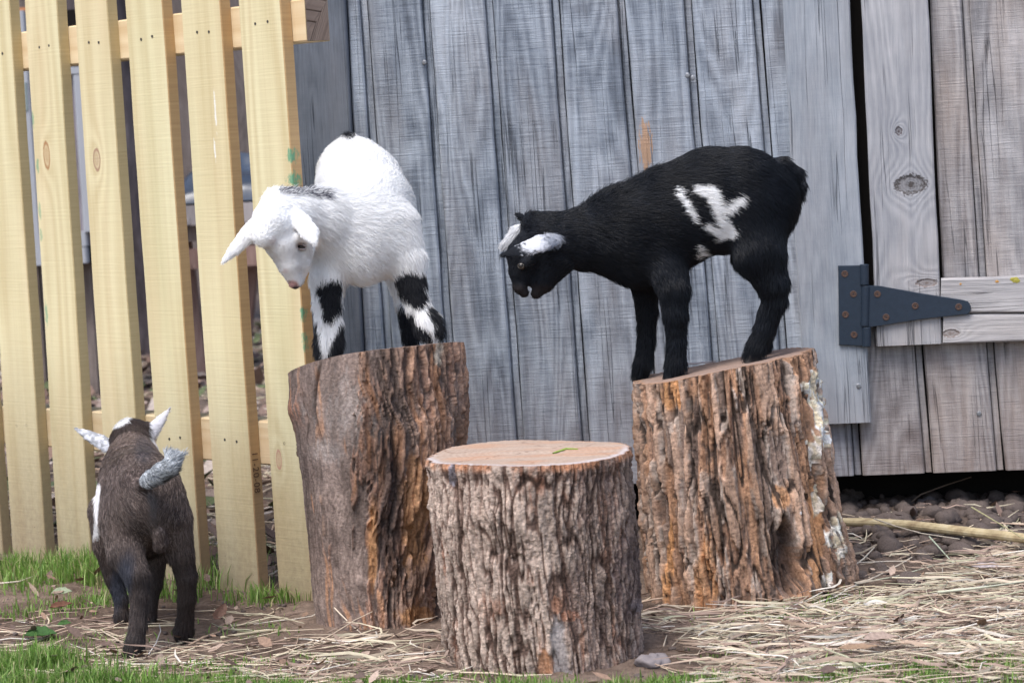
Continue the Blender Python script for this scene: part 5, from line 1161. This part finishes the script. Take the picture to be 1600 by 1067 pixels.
def d_main(x, y):   # where the straw lies
    dw = (x-W0[0])*WN[0]+(y-W0[1])*WN[1]
    right = ss(.12, .26, x)*ss(2.45, 2.58, y)*ss(.36, .50, dw+.25*ss(.52, .66, x))
    right = np.maximum(right, ss(.58, .75, x)*ss(.10, .2, dw)*.9)
    mid = ss(-.38, -.22, x)*ss(.2, .1, x)*ss(2.60, 2.72, y)*ss(2.98, 2.88, y)*.6
    left = ss(-.25, -.35, x)*ss(2.72, 2.82, y)*ss(3.20, 3.0, y)*.26
    lowd = ss(2.95, 2.75, y)*ss(2.6, 2.7, y)*.08
    clods = ss(.28, .4, x)*ss(.0, .05, dw)*ss(.5, .35, dw)*.09
    return np.maximum.reduce([right, mid, left, lowd, clods])*(0.35+0.9*ss(.35, .6, fbm(x*9, y*9, 0, 66, 3)))
pal = np.array([(0.50, 0.37, 0.28), (0.64, 0.53, 0.40), (0.70, 0.62, 0.45), (0.42, 0.30, 0.24), (0.78, 0.72, 0.63), (0.50, 0.48, 0.33), (0.30, 0.21, 0.17)])
def strawset(name, label, n_, box, dens, seed, Lr=(.035, .19), rr=(.00055, .0012), zmax=.013, angc=0.0, angs=.55):
    x, y, g_ = scatter(n_, box, dens, seed); n2 = len(x)
    ang = g_.normal(angc, angs, n2); m = g_.random(n2) < .22; ang[m] = g_.uniform(0, np.pi, m.sum())
    L = g_.uniform(Lr[0], Lr[1], n2)*g_.uniform(.6, 1.25, n2)
    for ex in (x+np.cos(ang)*L*.5, x-np.cos(ang)*L*.5):      # drop straws whose ends would pierce a stump
        pass
    ok = free(x+np.cos(ang)*L*.45, y+np.sin(ang)*L*.45) & free(x-np.cos(ang)*L*.45, y-np.sin(ang)*L*.45)
    x, y, ang, L = x[ok], y[ok], ang[ok], L[ok]; n2 = len(x)
    col = pal[g_.choice(len(pal), n2, p=[.22, .26, .16, .14, .08, .07, .07])]*g_.uniform(.8, 1.12, (n2, 1))
    z = g_.random(n2)**1.6*zmax*(.25+.75*ss(.10, .25, x))+.0008
    o = strands(name, x, y, z, L, ang, g_.uniform(*rr, n2), col, m_straw, seed=seed); return tag(o, label, 'straw', kind='stuff')
strawset('straw_litter', 'loose pale straw strewn over the ground round the stumps', 6400, (-.9, 1.1, 2.4, 3.9), d_main, 5)
def ribbons(name, label, n_, dens, seed, Lr, wr):
    x, y, g_ = scatter(n_, (-.8, 1.1, 2.4, 3.5), dens, seed); n2 = len(x); K = 6; t = np.linspace(-.5, .5, K)
    ang = g_.normal(0, .7, n2); L = g_.uniform(*Lr, n2); ok = free(x+np.cos(ang)*L*.5, y+np.sin(ang)*L*.5, .003) & free(x-np.cos(ang)*L*.5, y-np.sin(ang)*L*.5, .003); x, y, ang, L = x[ok], y[ok], ang[ok], L[ok]; n2 = len(x)
    a = ang[:, None]+g_.normal(0, .5, n2)[:, None]*t[None]*2; X = x[:, None]+np.cos(a)*t*L[:, None]; Y = y[:, None]+np.sin(a)*t*L[:, None]; tw = g_.uniform(0, 1.4, n2)[:, None]+g_.normal(0, .8, n2)[:, None]*t
    Z = zground(X, Y)*.8+.006+g_.random(n2)[:, None]*.016+g_.normal(0, .05, n2)[:, None]*t*L[:, None]+.25*L[:, None]*(t**2)*g_.uniform(-.1, .3, n2)[:, None]; w_ = g_.uniform(*wr, n2)[:, None]*(1-.75*np.abs(2*t)**3)
    sx, sy, sz = -np.sin(a)*np.cos(tw)*w_, np.cos(a)*np.cos(tw)*w_, np.sin(tw)*w_
    V = np.stack([np.stack([X-sx, Y-sy, Z-sz], -1), np.stack([X, Y, Z+w_*.35], -1), np.stack([X+sx, Y+sy, Z+sz], -1)], 2).reshape(-1, 3)
    b = (np.arange(n2)*K*3)[:, None, None]; i = (np.arange(K-1)*3)[None, :, None]; j = np.arange(2)[None, None]; Fc = np.stack([b+i+j, b+i+j+1, b+i+j+4, b+i+j+3], -1).reshape(-1, 4)
    col = pal[g_.choice(len(pal), n2, p=[.20, .24, .16, .16, .08, .08, .08])]*g_.uniform(.65, 1.0, (n2, 1)); o = link(name, mesh(name, V, Fc, np.repeat(col, K*3, 0)), m_straw); return tag(o, label, 'straw', kind='stuff')
ribbons('flat_straw', 'flattened pale straw blades matted between the stalks', 900, lambda x, y: d_main(x, y)*ss(-.35, .1, x+.15), 25, (.03, .11), (.0007, .0019))
strawset('coarse_straw', 'thicker pale stalks lying on top of the loose straw', 190, (-.7, 1.1, 2.4, 3.5), lambda x, y: d_main(x, y)*.8, 15, (.05, .24), (.0011, .0018), .020, 0, .7)
def d_back(x, y):
    b = -((x-F0[0])*FN[0]+(y-F0[1])*FN[1]); return ss(.05, .2, b)*ss(-.15, -.28, x)*(0.25+0.75*ss(.45, .62, fbm(x*3, y*3, 0, 67, 3)))
o = strawset('hay_litter', 'greenish hay and dry stalks littering the ground behind the fence', 3600, (-2.6, -.2, 3.2, 8.0), d_back, 6, (.05, .22), (.0009, .0022), .03, .3, .9)
# dead leaves behind the fence
def leaflet(n_, box, dens, seed, size, cols, name, label, cat='leaves', stuff=True, up=.4):
    x, y, g_ = scatter(n_, box, dens, seed); n2 = len(x); a = g_.uniform(0, 6.28, n2); s_ = g_.uniform(*size, n2)
    f = np.stack([np.cos(a), np.sin(a), g_.normal(0, up, n2)], 1); r_ = np.stack([-np.sin(a), np.cos(a), g_.normal(0, up, n2)], 1)
    c = np.stack([x, y, zground(x, y)+.006+g_.random(n2)*.012], 1); cu = g_.uniform(.1, .5, n2)[:, None]*s_[:, None]*np.array((0, 0, 1.0))
    pts = [c-f*s_[:, None], c-f*s_[:, None]*.4+r_*s_[:, None]*.42+cu*.6, c+f*s_[:, None]*.4+r_*s_[:, None]*.36+cu*.7, c+f*s_[:, None]+cu, c+f*s_[:, None]*.4-r_*s_[:, None]*.36+cu*.5, c-f*s_[:, None]*.4-r_*s_[:, None]*.42+cu*.3, c]
    V = np.stack(pts, 1).reshape(-1, 3); b = (np.arange(n2)*7)[:, None]
    Fc = np.concatenate([b+np.array(t_) for t_ in ((6, 0, 1), (6, 1, 2), (6, 2, 3), (6, 3, 4), (6, 4, 5), (6, 5, 0))])
    cl = np.array(cols)[g_.integers(0, len(cols), n2)]*g_.uniform(.7, 1.2, (n2, 1)); o = link(name, mesh(name, V, Fc, np.repeat(cl, 7, 0)), m_leaf); return tag(o, label, cat, kind='stuff')
m_leaf = vcol('dry_leaf', 0.4, 500, 0.7, 0.3, 0.3)
leaflet(2600, (-2.6, -.2, 3.2, 8.0), lambda x, y: ss(.03, .1, -((x-F0[0])*FN[0]+(y-F0[1])*FN[1]))*ss(-.15, -.28, x)*.9, 9, (.012, .035), [(.20, .13, .10), (.30, .21, .17), (.36, .28, .24), (.13, .09, .08), (.42, .36, .32), (.12, .15, .07)], 'leaf_litter', 'brown dead leaves lying on the earth behind the fence')
leaflet(480, (-.9, 1.0, 2.5, 3.5), lambda x, y: np.full(x.shape, .5), 10, (.004, .012), [(.26, .17, .12), (.40, .30, .24), (.16, .11, .09)], 'leaf_crumbs', 'small dry leaf crumbs among the straw')

# grass
m_grass = NT('grass_blade'); n = m_grass; c_ = n.attr().outputs['Color']; n.col(c_); n.rough(.5); n.b.inputs['Specular IOR Level'].default_value = .35
n.b.inputs['Transmission Weight'].default_value = 0.0
tr = n.new('ShaderNodeBsdfTranslucent'); n.l(c_, tr.inputs[0]); mx = n.new('ShaderNodeMixShader'); mx.inputs[0].default_value = .35; n.l(n.b.outputs[0], mx.inputs[1]); n.l(tr.outputs[0], mx.inputs[2])
n.l(mx.outputs[0], n.n['Material Output'].inputs[0]); m_grass = m_grass.m
patches = [ # px, py, radius x (m), radius y, blades, height
    (0, 1052, .09, .06, 3200, .030), (90, 1078, .10, .045, 2600, .026), (200, 1078, .12, .028, 2200, .014), (350, 1078, .14, .028, 1900, .011), (480, 1074, .10, .028, 700, .011), (300, 1058, .10, .02, 330, .009), (50, 962, .13, .05, 340, .014), (140, 1000, .08, .03, 160, .010), (390, 985, .09, .05, 200, .012), (440, 1035, .10, .03, 260, .010),
    (40, 900, .12, .10, 1300, .036), (110, 915, .10, .07, 700, .030), (205, 890, .16, .09, 1200, .038), (150, 940, .12, .05, 350, .018),
    (245, 935, .05, .05, 380, .030), (415, 940, .05, .03, 260, .026), (330, 915, .05, .05, 150, .040), (470, 905, .05, .05, 120, .034), (330, 1040, .10, .03, 300, .010),
    (600, 1068, .13, .025, 700, .012), (760, 1078, .14, .02, 900, .014), (950, 1078, .14, .02, 900, .014), (1100, 1066, .10, .03, 480, .012), (1300, 1060, .16, .04, 900, .015), (1500, 1056, .18, .06, 1500, .018), (1590, 1030, .08, .06, 500, .015),
    (1250, 942, .07, .06, 520, .015), (1180, 965, .07, .04, 240, .012), (1330, 960, .07, .04, 200, .010), (1140, 1020, .05, .03, 100, .014)]
xs, ys, hs = [], [], []
g_ = np.random.default_rng(77)
for (px, py, rx, ry, cnt, hh) in patches:
    cx_, cy_ = gxy(px, py); x = cx_+g_.normal(0, rx*.55, cnt); y = cy_+g_.normal(0, ry*.55, cnt); k = fbm(x*22, y*22, 0, 90, 3)+g_.normal(0, .08, cnt) > .40
    xs.append(x[k]); ys.append(y[k]); hs.append(hh*g_.uniform(.45, 1.3, k.sum()))
# lawn nearer the camera than the frame's lower edge
x = g_.uniform(-1.3, 1.3, 14000); y = g_.uniform(1.7, 2.56, 14000); xs.append(x); ys.append(y); hs.append(g_.uniform(.010, .03, 14000)*(1+.6*ss(0, -.6, x))*ss(2.62, 2.40, y))
x, y, h = map(np.concatenate, (xs, ys, hs)); k = free(x, y, .004) & (h > .003); x, y, h = x[k], y[k], h[k]; n2 = len(x)
a = g_.uniform(0, 6.28, n2); ln = g_.normal(.25, .22, n2); z0 = zground(x, y)-.002; b0 = np.stack([x, y, z0], 1); dr = np.stack([np.cos(a), np.sin(a), 0*a], 1); sd_ = np.stack([-np.sin(a), np.cos(a), 0*a], 1)*g_.uniform(.0005, .0011, n2)[:, None]
up_ = np.array((0, 0, 1.0)); H = h[:, None]
p1 = b0+up_*H*.5+dr*H*ln[:, None]*.35; p2 = b0+up_*H*(.92-.2*np.abs(ln[:, None]))+dr*H*ln[:, None]*1.3
V = np.stack([b0-sd_, b0+sd_, p1-sd_*.85, p1+sd_*.85, p2], 1).reshape(-1, 3); b = (np.arange(n2)*5)[:, None]
Fc = [tuple(q) for q in np.concatenate([b+np.array((0, 1, 3)), b+np.array((0, 3, 2)), b+np.array((2, 3, 4))])]; Fc = np.array(Fc)
gc_ = np.array([(.13, .25, .045), (.21, .36, .07), (.31, .46, .13), (.46, .43, .22)])[g_.choice(4, n2, p=[.32, .34, .2, .14])]*g_.uniform(.8, 1.2, (n2, 1))
tag(link('grass', mesh('grass', V, Fc, np.repeat(gc_, 5, 0)), m_grass), 'short bright green grass growing in tufts along the front and the fence', 'grass', kind='stuff')

# clods and stones by the shed's foot
m_clod = plain('grey_clod', (0.125, 0.10, 0.09), 0.95, .1, bump=1.0, bscale=420, var=.45); m_stone = plain('stone', (0.24, 0.21, 0.21), 0.85, .2, bump=.7, bscale=150, var=.25)
def facets(V, seed, n_=13):
    g2 = np.random.default_rng(seed+500); N_ = g2.normal(0, 1, (n_, 3)); N_ /= np.linalg.norm(N_, axis=1, keepdims=True); d_ = g2.uniform(.62, 1.0, n_)
    D_ = V/np.linalg.norm(V, axis=1, keepdims=True); return np.minimum(np.min(d_[None]/np.maximum(D_@N_.T, 1e-3), 1), 1.15)
def rock(name, c, r, seed, mat, flat=.7, sub=4):
    import bmesh
    bm = bmesh.new(); bmesh.ops.create_icosphere(bm, subdivisions=sub, radius=1); V = np.array([v_.co[:] for v_ in bm.verts]); F_ = [[v_.index for v_ in f.verts] for f in bm.faces]; bm.free()
    q = facets(V, seed)+(ridge(V[:, 0]*1.4+seed, V[:, 1]*1.4, V[:, 2]*1.4, seed, 3)-.5)*.25+(fbm(V[:, 0]*4+seed, V[:, 1]*4, V[:, 2]*4, seed, 4)-.5)*.35+(vn(V[:, 0]*16+seed, V[:, 1]*16, V[:, 2]*16, seed)-.5)*.16
    V = V*q[:, None]*np.array((1, .9, flat))*r; V[:, 2] = np.maximum(V[:, 2], -r*.35)
    o = link(name, mesh(name, V+0, np.array(F_), smooth=False), mat); o.location = (c[0], c[1], c[2]+r*.3); return o
big = [(1450, 806, 17, 'pale'), (1505, 818, 17, ''), (1330, 800, 16, ''), (1372, 790, 16, ''), (1403, 778, 18, ''), (1490, 786, 16, ''), (1550, 795, 15, ''), (1405, 835, 14, ''), (1428, 855, 13, ''), (1375, 850, 12, ''), (1345, 838, 11, ''), (1455, 862, 12, ''), (1395, 872, 12, ''), (1440, 885, 14, ''), (1350, 872, 11, ''), (1480, 858, 10, ''), (1375, 898, 12, ''), (1425, 912, 15, ''), (1340, 905, 10, '')]
lab = ['pale earth clod beside the dark gap, the lightest one above the pole', 'rounded clod resting right of the palest clod, behind the pole']
for i, (px, py, r_, q) in enumerate(big):
    p = onG(px, py+3); p[2] = zground(p[0], p[1])-.003
    o = rock('clod', p, r_*.00112, i+3, m_stone if q else m_clod)
    if i < 2: lb = lab[i]
    else:
        row = 0 if py < 826 else (1 if py < 866 else 2); mates = sorted(b_[0] for j_, b_ in enumerate(big) if j_ > 1 and (0 if b_[1] < 826 else (1 if b_[1] < 866 else 2)) == row)
        o_ = ['leftmost', 'second', 'third', 'fourth', 'fifth', 'sixth', 'seventh', 'eighth'][mates.index(px)]
        lb = '%s large dark clod%s %s' % (o_, '' if o_ == 'leftmost' else ' from the left', ['in the dark gap behind the pole', 'in the row just in front of the pole', 'in the last row before the straw'][row])
    tag(o, lb, 'clod', 'earth clods along the foot of the shed')
# small clods, uncountable
g_ = np.random.default_rng(5); n2 = 900; x = g_.uniform(.30, 1.0, n2); dd = g_.uniform(.0, .42, n2)-.12; y = W0[1]+(-(dd)-(x-W0[0])*WN[0])/(-WN[1]) if False else 3.55-.1405*x-dd*1.01
k = free(x, y, .01); x, y = x[k], y[k]; n2 = len(x)
import bmesh
bm = bmesh.new(); bmesh.ops.create_icosphere(bm, subdivisions=2, radius=1); V0 = np.array([v_.co[:] for v_ in bm.verts]); F0_ = np.array([[v_.index for v_ in f.verts] for f in bm.faces]); bm.free()
Vs, Fs = [], []
for i in range(n2):
    r_ = .003+.013*g_.random()**2.2; q = facets(V0, i, 9)+(ridge(V0[:, 0]*1.5+i, V0[:, 1]*1.5, V0[:, 2]*1.5, i, 2)-.5)*.5+(_h(np.arange(len(V0)), i, 0, 5)-.5)*.12
    Vs.append(V0*q[:, None]*r_*np.array((1, 1, .75))+np.array((x[i], y[i], zground(x[i], y[i])+r_*.25))); Fs.append(F0_+i*len(V0))
tag(link('crumbled_earth', mesh('crumbled_earth', np.concatenate(Vs), np.concatenate(Fs)), m_clod), 'crumbled dark earth lying along the foot of the shed', 'earth', kind='stuff')
g_ = np.random.default_rng(15); Vs, Fs = [], []
x = g_.uniform(-.9, .35, 1500); y = g_.uniform(2.6, 3.3, 1500); k = free(x, y, .01) & (g_.random(1500) < ss(.35, .6, fbm(x*8, y*8, 0, 44, 3))+.15); x, y = x[k], y[k]
for i in range(len(x)):
    r_ = .0008+.0042*g_.random()**3; q = facets(V0, i+2000, 9); Vs.append(V0*q[:, None]*r_*np.array((1, 1, .7))+np.array((x[i], y[i], zground(x[i], y[i])+r_*.2))); Fs.append(F0_+i*len(V0))
tag(link('soil_crumbs', mesh('soil_crumbs', np.concatenate(Vs), np.concatenate(Fs)), m_clod), 'small crumbs of soil and grit on the bare earth at the left', 'soil', kind='stuff')
# stone beside the centre stump
p = onG(1016, 1046); tag(rock('stone', (p[0]+.002, p[1]+.02, -.002), .017, 91, m_stone, .75), 'small pinkish grey stone beside the foot of the front stump', 'stone')
# pole lying in front of the gap
m_pole = NT('dry_pole'); n = m_pole; no = n.noise(n.map(n.obj(), (12, 90, 90)), 1, 4, .6); n.col(n.ramp(no, [(.3, (.30, .22, .13)), (.55, (.52, .43, .26)), (.8, (.62, .55, .40))])); n.nrm(n.bump(no, .6, .001)); m_pole = m_pole.m
pp = [onG(x, y, .030) for x, y in ((1300, 822), (1360, 824), (1420, 828), (1490, 835), (1560, 842), (1640, 850), (1760, 862))]
Pz = np.array([[(q[0], q[1]+.0, .030) for q in pp]]); Pz[0, :, 2] += np.array([.004, .005, .005, .004, .003, .002, 0])+.002
V, Fc, _ = tubes(Pz, np.array([[.0055, .0060, .0064, .0066, .0065, .0064, .0064]]), 12)
Fc = [tuple(f) for f in Fc]+[tuple(range(12))[::-1], tuple(range(72, 84))]
tag(link('pole', mesh('pole', V, Fc, smooth=False), m_pole), 'long pale dry stalk lying in front of the dark gap under the shed', 'pole')
# individual strands one can pick out
def single(name, label, cat, pts, r_, colr, group=None):
    P = np.array([[q for q in pts]]); K = P.shape[1]; V, Fc, C = tubes(P, np.array([np.linspace(r_, r_*.55, K)]), 5, np.array([colr])); return tag(link(name, mesh(name, V, Fc, C, smooth=True), m_straw), label, cat, group)
def gp(px, py, z): return onG(px, py, z)
def flatc(l, z=.012): return [gp(x, y, z+.003*math.sin(i*1.7)) for i, (x, y) in enumerate(l)]
single('straw_stem', 'thick cut straw stem lying flat on bare earth right of the brown goat', 'straw stem', flatc([(345, 996), (380, 990), (420, 985), (447, 983)], .004), .0022, (.50, .43, .30))
single('straw_stem', 'pale straw stem leaning across the foot of the left stump', 'straw stem', [gp(512, 938, .03), gp(530, 957, .022), gp(548, 975, .014), gp(568, 992, .006)], .0011, (.70, .60, .47))
single('straw_stem', 'thin straw rising to the right across the foot of the left stump', 'straw stem', [gp(490, 1006, .004), gp(520, 990, .012), gp(555, 968, .026), gp(582, 955, .034)], .0009, (.62, .50, .38))
single('straw_stem', 'straight pale stem lying level over the straw at the right', 'straw stem', flatc([(1394, 902), (1450, 903), (1520, 901)], .022), .0011, (.74, .67, .50))
single('straw_stem', 'long straw stem lying over the grass behind the goat at far left', 'straw stem', flatc([(0, 911), (30, 908), (52, 900), (60, 892)], .012), .0013, (.66, .58, .48))
single('straw_stem', 'greenish flat stem crossing the pale straw at far right', 'straw stem', flatc([(1465, 925), (1530, 918), (1600, 908)], .022), .0018, (.58, .58, .44))
single('straw_stem', 'bent pale stem sticking up in the straw right of the front stump', 'straw stem', [gp(1233, 975, .05), gp(1228, 992, .035), gp(1240, 1020, .014), gp(1247, 1045, .008)], .0011, (.72, .62, .48))
single('straw_stem', 'upright pale stem beside the hind foot of the brown goat', 'straw stem', [gp(232, 1022, .003), gp(244, 1004, .010), gp(251, 985, .02), gp(249, 975, .024)], .0009, (.62, .58, .55))
# arching dry twig over the clods
tw = single('twig', 'thin arching dry twig over the clods in the dark gap', 'twig', [gp(1392, 812, .004), gp(1410, 795, .014), (onG(1440, 810)+np.array((0, 0, .035))), (onG(1480, 806)+np.array((0, 0, .045))), (onG(1520, 804)+np.array((0, 0, .055)))], .0013, (.28, .20, .15))
for k_, (lb, pts_, cc_) in enumerate((
    ('pale stem crossing the clods from the stump edge up to the right', [(1335, 915, .004), (1370, 900, .010), (1405, 882, .016), (1425, 870, .02)], (.60, .52, .42)),
    ('long greenish stem running over the clods towards the pale leaf', [(1336, 912, .006), (1400, 900, .012), (1470, 880, .016), (1530, 868, .018)], (.50, .50, .38)),
    ('green flat stem slanting down from the pole onto the straw', [(1452, 838, .03), (1470, 858, .022), (1488, 878, .016), (1530, 892, .014)], (.46, .52, .40)),
    ('short pale stem standing against the right stump foot', [(1330, 888, .004), (1350, 872, .012), (1366, 855, .02)], (.62, .56, .46)),
    ('thin stem lying over the left end of the pole', [(1366, 810, .045), (1400, 822, .046), (1440, 833, .046), (1500, 842, .044)], (.56, .50, .42)),
    ('green grass stalk leaning over the pole into the dark gap', [(1518, 792, .07), (1545, 808, .06), (1575, 826, .05), (1600, 842, .04)], (.38, .36, .20)),
    ('short stem lying crosswise on the clods below the pole', [(1387, 828, .02), (1390, 842, .016), (1398, 850, .012)], (.58, .54, .46)),
    ('pale stem lying on the clods left of the green slanting stem', [(1330, 858, .012), (1360, 874, .012), (1395, 888, .010)], (.55, .46, .38)))):
    single('straw_stem', lb, 'straw stem', [onG(x_, y_, z_) for x_, y_, z_ in pts_], .0011 if k_ % 3 else .0015, cc_)
# leaves
def leaf(label, c, f, r_, L, W_, colr, cur=.15, name='leaf', rough=.5):
    f, r_ = np.array(f, float), np.array(r_, float); f /= np.linalg.norm(f); r_ /= np.linalg.norm(r_); up_ = np.cross(f, r_); up_ *= np.sign(up_[2]); V, Fc = [], []
    for i in range(9):
        t = i/8; w_ = W_*math.sin(math.pi*min(1, t**.85))**.8*(1+.08*math.sin(i*3))
        for j in range(5):
            s_ = (j-2)/2; V.append(np.array(c)+f*L*(t-.5)+r_*w_*s_+up_*(cur*abs(s_)*w_+cur*L*.4*(t-.5)**2+.0006*math.sin(i*2+j)))
    for i in range(8):
        for j in range(4): Fc.append((i*5+j, i*5+j+1, i*5+6+j, i*5+5+j))
    m = mesh(name, V, Fc, np.tile(np.array([colr])*1.0, (45, 1)), smooth=True); return tag(link(name, m, m_leaf), label, 'leaf')
leaf('dark green leaf lying on bare earth at the lower left', onG(63, 993, .008), (1, .05, 0), (0, 1, .25), .040, .014, (.035, .095, .02), .5)
leaf('small green leaf lying on earth left of the brown goat', onG(100, 975, .006), (1, .4, 0), (0, 1, .2), .018, .008, (.05, .12, .03), .4)
leaf('curled brown dead leaf beside the grass at the left', onG(95, 948, .010), (1, .2, .1), (0, 1, .5), .030, .006, (.15, .065, .04), .9)
leaf('grey-green withered leaf on the straw at the left', onG(96, 926, .012), (1, .2, 0), (0, 1, .3), .028, .010, (.26, .30, .20), .4)
leaf('broad tan dead leaf half buried in the straw at the right', onG(1375, 1000, .022), (1, .2, .0), (0, 1, .15), .040, .012, (.36, .27, .22), .5)
leaf('pale silvery leaf lying on the straw below the pole', onG(1545, 886, .016), (1, -.1, 0), (0, 1, .3), .045, .007, (.40, .35, .35), .5)
leaf('reddish dry leaf on end by the fence foot', onG(345, 955, .010), (.5, .2, .9), (1, 0, 0), .024, .008, (.30, .17, .12), .5)
leaf('brown flat leaf scrap in the straw at the right', onG(1340, 1012, .020), (1, .05, 0), (0, 1, .2), .045, .007, (.30, .20, .13), .3)
# green grass blade lying on the front stump
q0, q1, q2 = [onG(x, y, .2285) for x, y in ((864, 709), (884, 702), (903, 702))]
zz = lambda p: np.array((p[0], p[1], topz((top[4], 0, 0, 0, 0))(0, 0)+0 if False else .228-.012*(p[0]-.0124)+.0016))
P = np.array([[zz(q0), zz(q1), zz(q2)]]); V, Fc, C = tubes(P, np.array([[.0009, .0014, .0006]]), 4, np.array([(.25, .36, .06)])); tag(link('grass_blade', mesh('grass_blade', V, Fc, C), m_straw), 'single green grass blade lying on the sawn top of the front stump', 'grass blade')
# pale stick behind the black goat's legs on the right stump
a_, b_ = atY(1060, 556, YR+.075), atY(1118, 556, YR+.075); a_[2] = zr(a_[0], a_[1])+.008; b_[2] = zr(b_[0], b_[1])+.003; single('twig', 'short pale twig on the back edge of the right stump', 'twig', [a_, (a_+b_)/2+np.array((0, 0, -.001)), b_], .0016, (.55, .5, .5))
